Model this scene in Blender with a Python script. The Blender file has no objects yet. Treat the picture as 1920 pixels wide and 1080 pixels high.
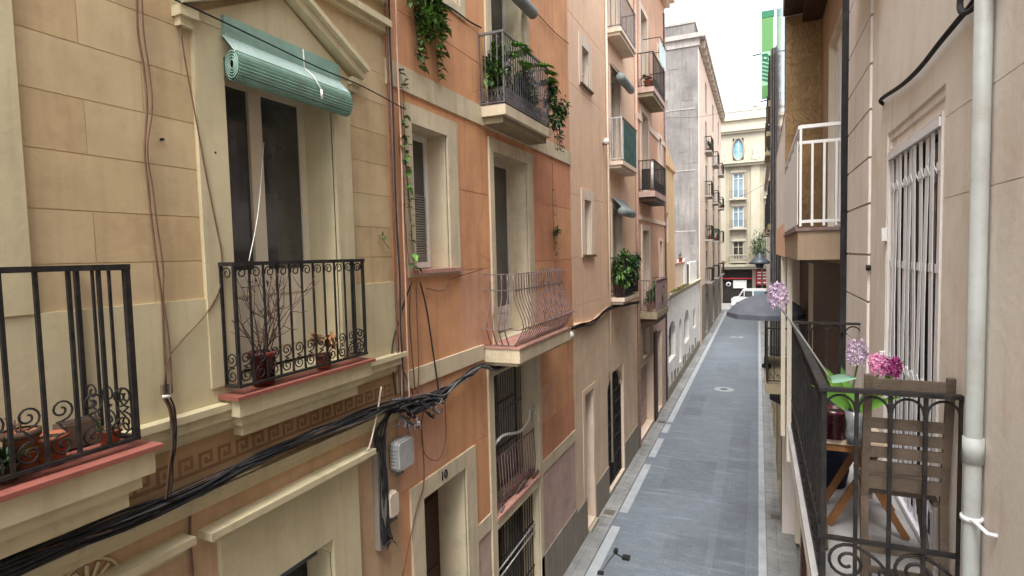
import bpy, math, random
from mathutils import Vector, Matrix
random.seed(7)
R = math.radians
scene = bpy.context.scene
COL = scene.collection

# ------------------------------------------------------------------ camera
F = 1060.0; VX, VY = 1422.0, 466.0; LEAN = .0245; EYE = 6.8
dY = Vector(((VX-960)/F, (VY-540)/F, 1)).normalized()
dD = Vector((LEAN, 1, -(dY[0]*LEAN+dY[1])/dY[2])).normalized()
dX = dD.cross(dY)
cam = bpy.data.cameras.new('camera'); camo = bpy.data.objects.new('camera', cam); COL.objects.link(camo)
cam.sensor_width = 36; cam.lens = F/1920*36; cam.clip_start = .05; cam.clip_end = 800
M3 = Matrix(((dX[0], -dX[1], -dX[2]), (dY[0], -dY[1], -dY[2]), (-dD[0], dD[1], dD[2])))
camo.matrix_world = Matrix.Translation((0, 0, EYE)) @ M3.to_4x4()
scene.camera = camo

def ray(px, py):
    v = Vector(((px-960)/F, (py-540)/F, 1))
    return Vector((v.dot(dX), v.dot(dY), -v.dot(dD)))
def atX(px, py, X):
    r = ray(px, py); t = X/r[0]; return Vector((X, r[1]*t, EYE+r[2]*t))
def atY(px, py, Y):
    r = ray(px, py); t = Y/r[1]; return Vector((r[0]*t, Y, EYE+r[2]*t))

# ------------------------------------------------------------------ materials
MATS = {}
def mat(name, col, rough=.8, metal=0, var=.12, scale=3., streak=0., bump=.15, bscale=40., island=0., hue=None, spec=.3, dirt=None, cracks=0., dirtcol=None):
    """one procedural surface: blotches, grain, optional rain streaks, cracks, per-leaf variation"""
    m = bpy.data.materials.new(name); m.use_nodes = True; MATS[name] = m
    n = m.node_tree.nodes; l = m.node_tree.links
    b = n['Principled BSDF']; b.inputs['Roughness'].default_value = rough; b.inputs['Metallic'].default_value = metal
    b.inputs['Specular IOR Level'].default_value = spec
    tc = n.new('ShaderNodeTexCoord').outputs['Object']
    def noise(sc, det=4, mp=None, rgh=.6):
        t = n.new('ShaderNodeTexNoise'); t.inputs['Scale'].default_value = sc; t.inputs['Detail'].default_value = det; t.inputs['Roughness'].default_value = rgh
        if mp:
            q = n.new('ShaderNodeMapping'); q.inputs['Scale'].default_value = mp; l.new(tc, q.inputs['Vector']); l.new(q.outputs[0], t.inputs['Vector'])
        else: l.new(tc, t.inputs['Vector'])
        return t.outputs['Fac']
    def ramp(x, a, c, lo=0., hi=1.):
        r = n.new('ShaderNodeMapRange'); r.inputs[1].default_value = a; r.inputs[2].default_value = c; r.inputs[3].default_value = lo; r.inputs[4].default_value = hi
        l.new(x, r.inputs[0]); return r.outputs[0]
    def mix(fac, A, B, mode='MIX'):
        x = n.new('ShaderNodeMix'); x.data_type = 'RGBA'; x.blend_type = mode
        if isinstance(fac, float): x.inputs[0].default_value = fac
        else: l.new(fac, x.inputs[0])
        for s, v in ((6, A), (7, B)):
            if isinstance(v, tuple): x.inputs[s].default_value = (*v[:3], 1)
            else: l.new(v, x.inputs[s])
        return x.outputs[2]
    c = tuple(col)
    lo = tuple(max(0, x*(1-var*1.6)) for x in c); hi = hue or tuple(min(1, x*(1+var)) for x in c)
    out = mix(ramp(noise(scale, 5), .3, .7), lo, hi)
    if var > .03: out = mix(ramp(noise(scale*9, 3), .35, .75, 0, var*1.2), out, tuple(x*.6 for x in c))
    dc = dirtcol or tuple(x*.42 for x in c)
    if streak: out = mix(ramp(noise(2.2, 5, (3., 3., .22)), .49, .72, 0, streak), out, dc)
    if dirt: out = mix(ramp(noise(dirt[0], 6, None, .7), .50, .72, 0, dirt[1]), out, dc)
    if cracks:
        v = n.new('ShaderNodeTexVoronoi'); v.feature = 'DISTANCE_TO_EDGE'; v.inputs['Scale'].default_value = .9
        w = n.new('ShaderNodeMix'); w.data_type = 'VECTOR'; w.inputs[0].default_value = .12
        t = n.new('ShaderNodeTexNoise'); t.inputs['Scale'].default_value = 2.5; l.new(tc, t.inputs['Vector'])
        l.new(tc, w.inputs[4]); l.new(t.outputs['Color'], w.inputs[5]); l.new(w.outputs[1], v.inputs['Vector'])
        k = ramp(v.outputs['Distance'], 0, .008, 1, 0)
        mm = n.new('ShaderNodeMath'); mm.operation = 'MULTIPLY'; l.new(k, mm.inputs[0]); l.new(ramp(noise(.7, 2), .55, .62, 0, cracks), mm.inputs[1])
        out = mix(mm.outputs[0], out, tuple(x*.4 for x in c))
    if island:
        g = n.new('ShaderNodeNewGeometry').outputs['Random Per Island']
        h = n.new('ShaderNodeHueSaturation'); l.new(ramp(g, 0, 1, 1-island, 1+island), h.inputs['Value']); l.new(ramp(g, 0, 1, .5-island*.05, .5+island*.03), h.inputs['Hue'])
        l.new(out, h.inputs['Color']); out = h.outputs[0]
    l.new(out, b.inputs['Base Color'])
    l.new(ramp(noise(scale*5, 3), .3, .7, max(.02, rough-.08), min(1, rough+.1)), b.inputs['Roughness'])
    if bump:
        bp = n.new('ShaderNodeBump'); bp.inputs['Strength'].default_value = bump; bp.inputs['Distance'].default_value = .02
        l.new(noise(bscale, 5), bp.inputs['Height']); l.new(bp.outputs[0], b.inputs['Normal'])
    return m
plas = dict(rough=.9, bump=.13, bscale=24)
mat('tan_plaster', (.535, .405, .235), var=.09, scale=1.1, streak=.35, dirt=(2.5, .4), dirtcol=(.30, .19, .11), **plas)
mat('tan_block', (.52, .385, .22), var=.10, scale=1.3, streak=.35, dirt=(2.2, .4), dirtcol=(.30, .19, .11), **plas)
mat('pale_tan_block', (.55, .425, .255), var=.10, scale=1.0, streak=.3, dirt=(2.8, .4), dirtcol=(.33, .21, .12), **plas)
mat('cream_trim', (.58, .505, .325), var=.08, scale=1.5, streak=.3, dirt=(3, .3), dirtcol=(.25, .2, .12), **plas)
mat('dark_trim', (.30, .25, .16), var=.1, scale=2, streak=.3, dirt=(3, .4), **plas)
mat('key_plaster', (.40, .26, .14), var=.1, scale=2, dirt=(4, .4), **plas)
mat('key_pattern', (.25, .135, .07), var=.1, scale=2, **plas)
mat('shop_plaster', (.52, .35, .21), var=.1, scale=1.3, streak=.4, dirt=(2.5, .35), **plas)
mat('salmon_plaster', (.67, .345, .175), var=.12, scale=.9, streak=.5, dirt=(1.6, .35), dirtcol=(.40, .18, .11), cracks=.5, **plas)
mat('salmon_cream', (.62, .53, .37), var=.08, scale=1.4, streak=.35, dirt=(3, .35), **plas)
mat('dark_salmon', (.62, .285, .155), var=.12, scale=1.1, streak=.5, dirt=(2, .35), dirtcol=(.34, .15, .1), cracks=.4, **plas)
mat('pale_salmon', (.66, .36, .225), var=.10, scale=1.3, streak=.45, dirt=(2, .3), dirtcol=(.4, .2, .13), **plas)
mat('pink_stone', (.52, .37, .31), var=.1, scale=2, streak=.3, dirt=(3, .4), **plas)
mat('grey_stone', (.28, .245, .20), var=.12, scale=1.5, streak=.5, dirt=(3, .5), **plas)
mat('peach_plaster', (.78, .535, .365), var=.07, scale=.8, streak=.25, dirt=(2, .15), **plas)
mat('peach_trim', (.74, .60, .475), var=.06, scale=1.4, streak=.3, **plas)
mat('beige_stone', (.70, .53, .375), var=.09, scale=1.2, streak=.3, dirt=(2.5, .2), **plas)
mat('rose_plaster', (.66, .40, .27), var=.09, scale=.9, streak=.35, dirt=(2, .25), **plas)
mat('yellow_plaster', (.72, .50, .28), var=.07, scale=.8, streak=.25, **plas)
mat('white_plaster', (.84, .82, .79), var=.07, scale=1.2, streak=.4, dirt=(2.5, .4), **plas)
mat('concrete', (.225, .21, .198), var=.22, scale=.6, streak=.8, dirt=(.9, .6), dirtcol=(.12, .11, .11), **plas)
mat('dark_concrete', (.195, .18, .17), var=.2, scale=.8, streak=.6, dirt=(1., .5), **plas)
mat('pale_concrete', (.36, .335, .31), var=.1, scale=.8, streak=.5, dirt=(1.2, .4), **plas)
mat('limestone', (.39, .345, .255), var=.07, scale=.7, streak=.25, **plas)
mat('pale_limestone', (.44, .405, .32), var=.06, scale=.7, streak=.2, **plas)
mat('dim_limestone', (.31, .27, .215), var=.08, scale=.7, streak=.3, **plas)
mat('pinkish_wall', (.72, .67, .61), var=.07, scale=.9, streak=.3, dirt=(1.1, .5), dirtcol=(.50, .34, .22), cracks=.7, **plas)
mat('pink_wall_trim', (.73, .675, .625), var=.06, scale=1.4, streak=.3, **plas)
mat('mosaic', (.20, .115, .04), rough=.6, var=.2, scale=4, bump=.2)
mat('brown_paint_and_shade', (.055, .026, .016), rough=.6, var=.15, scale=4)
mat('ochre_wall', (.34, .25, .17), var=.1, scale=1.5, streak=.4, **plas)
mat('white_paint', (.74, .72, .70), rough=.5, var=.05, scale=3, streak=.12, bump=.05)
mat('gate_paint', (.72, .73, .76), rough=.4, var=.05, scale=5, streak=.15, bump=.04)
mat('cream_paint', (.66, .60, .48), rough=.5, var=.05, scale=3, streak=.2, bump=.05)
mat('old_white_paint', (.60, .58, .53), rough=.6, var=.1, scale=4, streak=.3)
mat('iron', (.022, .021, .021), rough=.55, var=.3, scale=14, metal=.0, spec=.25, dirt=(14, .4), dirtcol=(.07, .04, .025), bump=.2)
mat('rust_iron', (.23, .155, .145), rough=.7, var=.25, scale=12, dirt=(10, .6), dirtcol=(.05, .035, .035))
mat('grey_iron', (.16, .15, .155), rough=.55, var=.25, scale=10, dirt=(12, .4), dirtcol=(.1, .05, .03))
mat('white_iron', (.55, .54, .53), rough=.55, var=.12, scale=10, dirt=(8, .5))
mat('red_tile', (.27, .09, .068), rough=.6, var=.15, scale=8, dirt=(8, .3))
mat('pink_tile', (.47, .25, .20), rough=.7, var=.12, scale=8, dirt=(6, .4))
mat('terracotta', (.42, .145, .07), rough=.8, var=.15, scale=8, dirt=(8, .3), dirtcol=(.3, .25, .2))
mat('red_glaze', (.11, .016, .014), rough=.3, var=.2, scale=8, spec=.5)
mat('wine_glaze', (.075, .010, .018), rough=.2, var=.15, scale=8, spec=.5, bump=.05)
mat('soil', (.05, .035, .025), rough=1, var=.3, scale=20, bump=.6)
mat('green_blind', (.25, .42, .345), rough=.5, var=.14, scale=5, streak=.45, dirt=(4, .35), dirtcol=(.22, .27, .22), bump=.05, spec=.5)
mat('pale_green_blind', (.55, .70, .66), rough=.4, var=.06, scale=5, streak=.15, bump=.05)
mat('grey_blind', (.20, .23, .23), rough=.5, var=.12, scale=5, bump=.1)
mat('white_cord', (.75, .72, .68), rough=.7, var=.05, bump=0)
mat('cable_black', (.028, .028, .030), rough=.8, var=.4, scale=9, bump=.1)
mat('cable_grey', (.13, .125, .12), rough=.6, var=.2, scale=9, bump=.1)
mat('cable_brown', (.16, .085, .055), rough=.7, var=.2, scale=9, bump=.1)
mat('cable_pink', (.55, .36, .28), rough=.7, var=.12, scale=5, bump=.1)
mat('box_grey', (.36, .36, .355), rough=.45, var=.08, scale=6, streak=.25, bump=.05)
mat('box_cream', (.60, .50, .40), rough=.5, var=.06, scale=6, streak=.2, bump=.05)
mat('pipe_green', (.41, .435, .42), rough=.5, var=.08, scale=4, streak=.35, dirt=(5, .45), dirtcol=(.24, .2, .16), bump=.05)
mat('glass', (.05, .053, .057), rough=.05, var=.45, scale=1.3, bump=0, spec=1.)  # uneven grey in the base colour stands in for reflections on the panes
mat('glass_sky', (.20, .30, .36), rough=.08, var=.2, scale=1.2, bump=0, spec=.6)
mat('glass_blue', (.20, .42, .58), rough=.15, var=.25, scale=2., bump=0, spec=.5)
mat('shutter_grey', (.34, .34, .31), rough=.6, var=.1, scale=5)
mat('interior', (.20, .15, .11), rough=.9, var=.1, bump=0)
mat('curtain', (.30, .28, .27), rough=.9, var=.15, scale=2, bump=0)
mat('old_wood', (.13, .085, .055), rough=.75, var=.25, scale=6, streak=.5, bump=.3)
mat('chair_wood', (.115, .085, .062), rough=.7, var=.2, scale=5, streak=.4, bump=.3, bscale=60)
mat('orange_wood', (.25, .115, .042), rough=.55, var=.2, scale=6, bump=.2)
mat('table_top', (.56, .45, .32), rough=.5, var=.12, scale=5, bump=.15)
mat('floor_tile', (.36, .35, .345), rough=.7, var=.1, scale=4, dirt=(5, .3))
mat('leaf', (.060, .125, .030), rough=.5, var=.2, scale=5, island=.55, bump=0, spec=.4)
mat('leaf_bright', (.12, .25, .035), rough=.45, var=.15, scale=5, island=.4, bump=0, spec=.4)
mat('leaf_dark', (.030, .070, .026), rough=.5, var=.2, scale=5, island=.6, bump=0, spec=.4)
mat('leaf_dry', (.40, .21, .085), rough=.8, var=.2, scale=5, island=.4, bump=0)
mat('twig', (.13, .075, .06), rough=.9, var=.2, scale=9)
mat('lilac', (.50, .38, .50), rough=.6, var=.15, scale=20, island=.35, bump=0)
mat('pink_petal', (.72, .26, .46), rough=.5, var=.15, scale=20, island=.35, bump=0)
mat('magenta_petal', (.28, .012, .14), rough=.45, var=.15, scale=20, island=.4, bump=0)
mat('stem_grey', (.20, .20, .19), rough=.5, var=.1, scale=9, bump=0)
mat('parasol_cloth', (.10, .11, .135), rough=.7, var=.12, scale=4, streak=.15)
mat('navy_cloth', (.012, .014, .035), rough=.9, var=.2, scale=5)
mat('banner_green', (.09, .24, .075), rough=.5, var=.05, bump=0)
mat('banner_dark', (.015, .16, .075), rough=.5, var=.05, bump=0)
mat('banner_pale', (.26, .46, .33), rough=.5, var=.05, bump=0)
mat('screen_green', (.05, .12, .10), rough=.8, var=.3, scale=4, bump=.1)
mat('shop_red', (.38, .035, .045), rough=.5, var=.1, bump=0)
mat('shop_dark', (.03, .026, .024), rough=.6, var=.2, scale=2)
mat('sign_white', (.75, .75, .74), rough=.5, var=.05, bump=0)
mat('van_white', (.76, .77, .78), rough=.25, var=.03, bump=0, spec=.5)
mat('tyre', (.02, .02, .02), rough=.9, var=.1, bump=0)
mat('rim', (.4, .4, .42), rough=.4, metal=.8, var=.1, bump=0)
mat('lamp_red', (.35, .01, .01), rough=.3, var=.05, bump=0)
mat('lamp_metal', (.10, .12, .145), rough=.45, var=.12, scale=5, metal=.2, bump=.05)
mat('lamp_glass', (.7, .7, .66), rough=.3, var=.03, bump=0)
mat('bark', (.09, .065, .045), rough=.95, var=.25, scale=6, bump=.5)
mat('moss', (.16, .15, .05), rough=1, var=.3, scale=8, bump=.6)
mat('netting', (.05, .05, .052), rough=.9, var=.5, scale=2.2, bump=.5, bscale=8)
mat('number_black', (.03, .03, .03), rough=.6, var=.05, bump=0)
mat('vase', (.17, .18, .19), rough=.12, var=.35, scale=30, bump=.1, spec=.6)
mat('jar_white', (.72, .72, .70), rough=.3, var=.05, bump=0)
mat('manhole_metal', (.07, .075, .08), rough=.6, metal=.4, var=.2, scale=20)
mat('manhole_ring', (.30, .32, .34), rough=.85, var=.15, scale=8)
mat('line_paint', (.36, .385, .40), rough=.85, var=.12, scale=3, dirt=(6, .55), dirtcol=(.16, .18, .2))

def paver_mat(name, c1, c2, mortar, sx, sy, dirt=.4, rot=0, bump=.3, dcol=(.05, .055, .06), rx=0, warp=0):
    m = bpy.data.materials.new(name); m.use_nodes = True; MATS[name] = m
    n = m.node_tree.nodes; l = m.node_tree.links; b = n['Principled BSDF']
    b.inputs['Specular IOR Level'].default_value = .35
    tc = n.new('ShaderNodeTexCoord'); mp = n.new('ShaderNodeMapping'); mp.inputs['Rotation'].default_value = (rx, 0, rot)
    if warp:
        wn = n.new('ShaderNodeTexNoise'); wn.inputs['Scale'].default_value = 3.5; l.new(tc.outputs['Object'], wn.inputs['Vector'])
        va = n.new('ShaderNodeMix'); va.data_type = 'VECTOR'; va.inputs[0].default_value = warp; l.new(tc.outputs['Object'], va.inputs[4]); l.new(wn.outputs['Color'], va.inputs[5]); l.new(va.outputs[1], mp.inputs[0])
    else: l.new(tc.outputs['Object'], mp.inputs[0])
    br = n.new('ShaderNodeTexBrick'); br.inputs['Scale'].default_value = 1; br.inputs['Brick Width'].default_value = sx; br.inputs['Row Height'].default_value = sy
    br.inputs['Mortar Size'].default_value = .006; br.inputs['Mortar Smooth'].default_value = .4
    br.inputs['Color1'].default_value = (*c1, 1); br.inputs['Color2'].default_value = (*c2, 1); br.inputs['Mortar'].default_value = (*mortar, 1)
    l.new(mp.outputs[0], br.inputs['Vector'])
    col = br.outputs['Color']
    for sc, a, z, f, cc, mpg in ((.5, .35, .7, dirt, dcol, None), (4., .5, .75, dirt*.8, dcol, None), (1.3, .55, .8, dirt*.7, tuple(min(1, x*1.9) for x in c1), (.5, 3, 1)), (26, .5, .8, dirt*.7, dcol, None), (9, .6, .75, dirt*.5, tuple(min(1, x*1.8) for x in c1), None)):
        t = n.new('ShaderNodeTexNoise'); t.inputs['Scale'].default_value = sc; t.inputs['Detail'].default_value = 6
        if mpg:
            q = n.new('ShaderNodeMapping'); q.inputs['Scale'].default_value = mpg; l.new(tc.outputs['Object'], q.inputs[0]); l.new(q.outputs[0], t.inputs['Vector'])
        else: l.new(tc.outputs['Object'], t.inputs['Vector'])
        r = n.new('ShaderNodeMapRange'); r.inputs[1].default_value = a; r.inputs[2].default_value = z; r.inputs[4].default_value = f; l.new(t.outputs['Fac'], r.inputs[0])
        x = n.new('ShaderNodeMix'); x.data_type = 'RGBA'; l.new(r.outputs[0], x.inputs[0]); l.new(col, x.inputs[6]); x.inputs[7].default_value = (*cc, 1); col = x.outputs[2]
    l.new(col, b.inputs['Base Color'])
    b.inputs['Roughness'].default_value = .62
    bp = n.new('ShaderNodeBump'); bp.inputs['Strength'].default_value = bump; bp.inputs['Distance'].default_value = .01
    l.new(br.outputs['Fac'], bp.inputs['Height']); bp.invert = True; l.new(bp.outputs[0], b.inputs['Normal'])
    return m
paver_mat('road_paving', (.165, .19, .222), (.14, .163, .195), (.10, .118, .142), .2, .1, dirt=.5, dcol=(.10, .115, .13))
paver_mat('road_patch', (.148, .17, .20), (.126, .147, .176), (.092, .108, .13), .2, .1, dirt=.6, dcol=(.08, .09, .105))
paver_mat('pavement', (.30, .305, .30), (.255, .26, .255), (.15, .155, .15), .6, .4, dirt=.45, rot=R(90))
paver_mat('crossing_paving', (.45, .44, .42), (.42, .41, .40), (.3, .3, .3), .6, .4, dirt=.3)
paver_mat('mosaic_tiles', (.33, .215, .095), (.24, .15, .062), (.18, .112, .05), .05, .13, dirt=.6, dcol=(.17, .10, .04), rx=R(-90), warp=.3)

# ------------------------------------------------------------------ mesh building
class MB:
    def __init__(s): s.v = []; s.f = []; s.m = []; s.sm = []; s.mats = []
    def mi(s, m):
        if m not in s.mats: s.mats.append(m)
        return s.mats.index(m)
    def add(s, vs, fs, m, smooth=False):
        o = len(s.v); s.v += [Vector(p) for p in vs]; k = s.mi(m)
        for f in fs: s.f.append([o+i for i in f]); s.m.append(k); s.sm.append(smooth)
    def quad(s, a, b, c, d, m): s.add([a, b, c, d], [(0, 1, 2, 3)], m)
    def box(s, x0, x1, y0, y1, z0, z1, m):
        x0, x1 = sorted((x0, x1)); y0, y1 = sorted((y0, y1)); z0, z1 = sorted((z0, z1))
        s.add([(x0,y0,z0),(x1,y0,z0),(x1,y1,z0),(x0,y1,z0),(x0,y0,z1),(x1,y0,z1),(x1,y1,z1),(x0,y1,z1)],
              [(0,3,2,1),(4,5,6,7),(0,1,5,4),(1,2,6,5),(2,3,7,6),(3,0,4,7)], m)
    def bar(s, p, q, w, h, m, up=(0, 0, 1)):
        p = Vector(p); q = Vector(q); d = (q-p).normalized(); u = Vector(up)
        if abs(d.dot(u)) > .98: u = Vector((0, 1, 0))
        a = d.cross(u).normalized()*w/2; c = a.cross(d).normalized()*h/2
        vs = [p-a-c, p+a-c, p+a+c, p-a+c, q-a-c, q+a-c, q+a+c, q-a+c]
        s.add(vs, [(3,2,1,0),(4,5,6,7),(0,1,5,4),(1,2,6,5),(2,3,7,6),(3,0,4,7)], m)
    def tube(s, pts, r, m, seg=6, closed=False, r2=None):
        pts = [Vector(p) for p in pts]; n = len(pts)
        if n < 2: return
        t0 = (pts[1]-pts[0]).normalized(); u = Vector((0, 0, 1)) if abs(t0.z) < .9 else Vector((1, 0, 0))
        a = t0.cross(u).normalized(); vs = []
        for i, p in enumerate(pts):
            if closed: t = pts[(i+1) % n]-pts[i-1]
            else: t = pts[min(i+1, n-1)]-pts[max(i-1, 0)]
            if t.length < 1e-9: t = t0
            t = t.normalized(); a = (a-t*a.dot(t))
            if a.length < 1e-6: a = t.cross(Vector((1, .3, .2)))
            a.normalize(); c = t.cross(a)
            rr = r if r2 is None else r+(r2-r)*i/(n-1)
            for k in range(seg):
                w = 2*math.pi*k/seg; vs.append(p+a*rr*math.cos(w)+c*rr*math.sin(w))
        fs = []
        for i in range(n if closed else n-1):
            j = (i+1) % n
            for k in range(seg): fs.append((i*seg+k, i*seg+(k+1) % seg, j*seg+(k+1) % seg, j*seg+k))
        if not closed: fs += [tuple(reversed(range(seg))), tuple((n-1)*seg+k for k in range(seg))]
        s.add(vs, fs, m, True)
    def lathe(s, prof, c, m, seg=20, axis='z'):
        vs = []; fs = []
        for r, z in prof:
            for k in range(seg):
                w = 2*math.pi*k/seg; x, y = r*math.cos(w), r*math.sin(w)
                vs.append({'z': (c[0]+x, c[1]+y, c[2]+z), 'y': (c[0]+x, c[1]+z, c[2]+y), 'x': (c[0]+z, c[1]+x, c[2]+y)}[axis])
        for i in range(len(prof)-1):
            for k in range(seg): fs.append((i*seg+k, i*seg+(k+1) % seg, (i+1)*seg+(k+1) % seg, (i+1)*seg+k))
        s.add(vs, fs, m, True)
    def prism(s, poly, f0, f1, m):
        """poly: list of 2-D points, f0/f1 map a 2-D point to the two end faces"""
        n = len(poly); vs = [f0(p) for p in poly]+[f1(p) for p in poly]
        s.add(vs, [tuple(range(n)), tuple(reversed(range(n, 2*n)))]+[(i, (i+1) % n, n+(i+1) % n, n+i) for i in range(n)], m)
    def build(s, name, parent=None, base=None):
        b = Vector(base) if base is not None else (parent_base(parent) if parent else Vector((0, 0, 0)))
        me = bpy.data.meshes.new(name); me.from_pydata([p-b for p in s.v], [], s.f)
        for m in s.mats: me.materials.append(MATS[m])
        me.polygons.foreach_set('material_index', s.m); me.polygons.foreach_set('use_smooth', s.sm); me.update()
        o = bpy.data.objects.new(name, me); COL.objects.link(o)
        if parent: o.parent = parent
        else: o.location = b
        return o
def parent_base(o):
    b = Vector((0, 0, 0))
    while o: b += o.location; o = o.parent
    return b
def tag(o, label=None, cat=None, group=None, kind=None):
    if label: o['label'] = label
    if cat: o['category'] = cat
    if group: o['group'] = group
    if kind: o['kind'] = kind
    return o
def thing(name, label, cat, loc, group=None):
    o = bpy.data.objects.new(name, None); COL.objects.link(o); o.location = loc; o.empty_display_size = .2
    return tag(o, label, cat, group)
def copy_tree(o, parent=None):
    c = o.copy(); COL.objects.link(c)
    if parent: c.parent = parent
    for ch in [x for x in COL.objects if x.parent == o]: copy_tree(ch, c)
    return c

# ------------------------------------------------------------------ facades
XL = -3.78
def facade(mb, X, sg, y0, y1, z0, z1, base, rects, rev=None):
    """a wall sheet facing sg*X, worked as steps in depth: rects (ya,yb,za,zb,depth,mat) painted in order; mat None = a hole"""
    ys = {y0, y1}; zs = {z0, z1}
    rects = [(max(a, y0), min(b, y1), max(c, z0), min(d, z1), e, m) for a, b, c, d, e, m in rects if a < y1 and b > y0 and c < z1 and d > z0]
    if rev: rects = [x for q in rects for x in (((q[0]-.012, q[1]+.012, q[2]-.001, q[3]+.012, 0., rev), q) if q[5] is None else (q,))]
    for a, b, c, d, e, m in rects: ys |= {a, b}; zs |= {c, d}
    def uniq(q):
        q = sorted(q); o = [q[0]]
        for x in q[1:]:
            if x-o[-1] > 1e-5: o.append(x)
        return o
    ys = uniq(ys); zs = uniq(zs)
    D = {}
    for i in range(len(ys)-1):
        yc = (ys[i]+ys[i+1])/2
        for j in range(len(zs)-1):
            zc = (zs[j]+zs[j+1])/2; c = (0., base)
            for a, b, cc, d, e, m in rects:
                if a < yc < b and cc < zc < d: c = (e, m)
            D[i, j] = c
    P = lambda y, z, d: (X-sg*d, y, z)
    for (i, j), (d, m) in D.items():
        a, b, c, e = ys[i], ys[i+1], zs[j], zs[j+1]
        if m:
            q = [P(a, c, d), P(b, c, d), P(b, e, d), P(a, e, d)]
            mb.quad(*(q if sg > 0 else q[::-1]), m)
        if m and d < 0:
            for on, p, r in ((i == 0, (a, c), (a, e)), (i == len(ys)-2, (b, c), (b, e)), (j == 0, (a, c), (b, c)), (j == len(zs)-2, (a, e), (b, e))):
                if on: mb.quad(P(*p, d), P(*r, d), P(*r, 0.), P(*p, 0.), m)
        for (k, h), (p, r) in (((i+1, j), ((b, c), (b, e))), ((i, j+1), ((a, e), (b, e)))):
            if (k, h) in D:
                d2, m2 = D[k, h]
                if abs(d2-d) > 1e-6:
                    mm = m if (d < d2 and m) or not m2 else m2
                    if not mm: continue
                    mb.quad(P(*p, d), P(*r, d), P(*r, d2), P(*p, d2), mm)
def shell(mb, X, sg, y0, y1, z0, z1, depth, m):
    """the rest of a building: party walls, back and roof"""
    Xb = X-sg*depth
    mb.quad((X, y0, z0), (Xb, y0, z0), (Xb, y0, z1), (X, y0, z1), m)
    mb.quad((X, y1, z0), (Xb, y1, z0), (Xb, y1, z1), (X, y1, z1), m)
    mb.quad((Xb, y0, z0), (Xb, y1, z0), (Xb, y1, z1), (Xb, y0, z1), m)
def roof(parent, X, sg, y0, y1, z, depth, over, m, mtop='red_tile'):
    mb = MB(); x0 = X+sg*over; x1 = X-sg*depth
    mb.box(x0, x1, y0, y1, z+.002, z+.16, m); mb.box(X+sg*over*.55, X-sg*.02, y0+.003, y1-.003, z-.16, z+.001, m)
    mb.box(X, x1, y0+.02, y1-.02, z+.161, z+.3, mtop)
    return mb.build('roof', parent)
GR = .004
def hjoint(a, b, z): return (a, b, z-.007, z+.007, GR, 'tan_plaster')
def joints(L, m): return [(*j, GR, m) for j in L]
def hj(y0, y1, z, w=.007): return (y0, y1, z-w, z+w)
def vj(y, z0, z1, w=.006): return (y-w, y+w, z0, z1)

def surround(parent, X, sg, y0, y1, z0, z1, oy0, oy1, oz0, oz1, m, proud=.02, sill=None):
    mb = MB(); a, b = X-sg*.01, X+sg*proud
    mb.box(a, b, y0, oy0, z0, z1, m); mb.box(a, b, oy1, y1, z0, z1, m)
    if z1 > oz1: mb.box(a, b, oy0, oy1, oz1, z1, m)
    if oz0 > z0: mb.box(a, b, oy0, oy1, z0, oz0, m)
    if sill: mb.box(X-sg*.30, X+sg*.07, y0+.02, y1-.02, oz0-.045, oz0+.004, sill)
    return mb.build('surround', parent)
def window(parent, X, sg, y0, y1, z0, z1, depth, fm='white_paint', fw=.06, mull=1, trans=None, panel=None, gm='glass', name='window', shut=None, panebar=None):
    """frame set back in its opening, with panes as sub-parts; panel = height of solid lower panels"""
    mb = MB(); a = X-sg*depth; b = a-sg*.05
    mb.box(a, b, y0, y0+fw, z0, z1, fm); mb.box(a, b, y1-fw, y1, z0, z1, fm)
    mb.box(a, b, y0+fw, y1-fw, z1-fw, z1, fm); mb.box(a, b, y0+fw, y1-fw, z0, z0+fw, fm)
    w = (y1-y0)/(mull+1)
    for k in range(mull):
        c = y0+w*(k+1); mb.box(a+sg*.012, b, c-fw*.8, c+fw*.8, z0+fw, z1-fw, fm)
    if trans: mb.box(a+sg*.006, b, y0+fw, y1-fw, trans-fw/2, trans+fw/2, fm)
    if panebar:
        for zz in panebar: mb.box(a+sg*.004, b, y0+fw, y1-fw, zz-.018, zz+.018, fm)
    if panel:
        mb.box(a+sg*.003, b, y0+fw, y1-fw, z0+fw, panel, fm)
        for k in range(mull+1):
            c0 = y0+w*k+fw*1.3; c1 = y0+w*(k+1)-fw*1.3
            for q0, q1 in ((z0+fw*1.8, z0+(panel-z0)*.68), (z0+(panel-z0)*.74, panel-fw*.9)):
                mb.box(a+sg*.014, a, c0, c1, q0, q1, fm)
    o = mb.build(name, parent)
    p = MB(); zb = panel or z0+fw
    p.box(a-sg*.02, b-sg*.004, y0+fw*.5, y1-fw*.5, zb, z1-fw*.5, gm); p.build('pane', o)
    if shut:
        s = MB(); k = zb
        while k < shut[1]:
            s.bar((a-sg*.010, y0+fw, k), (a-sg*.010, y1-fw, k), .02, .012, shut[0], (sg*.4, 0, 1)); k += .032
        s.build('shutter', o)
    return o

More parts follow.
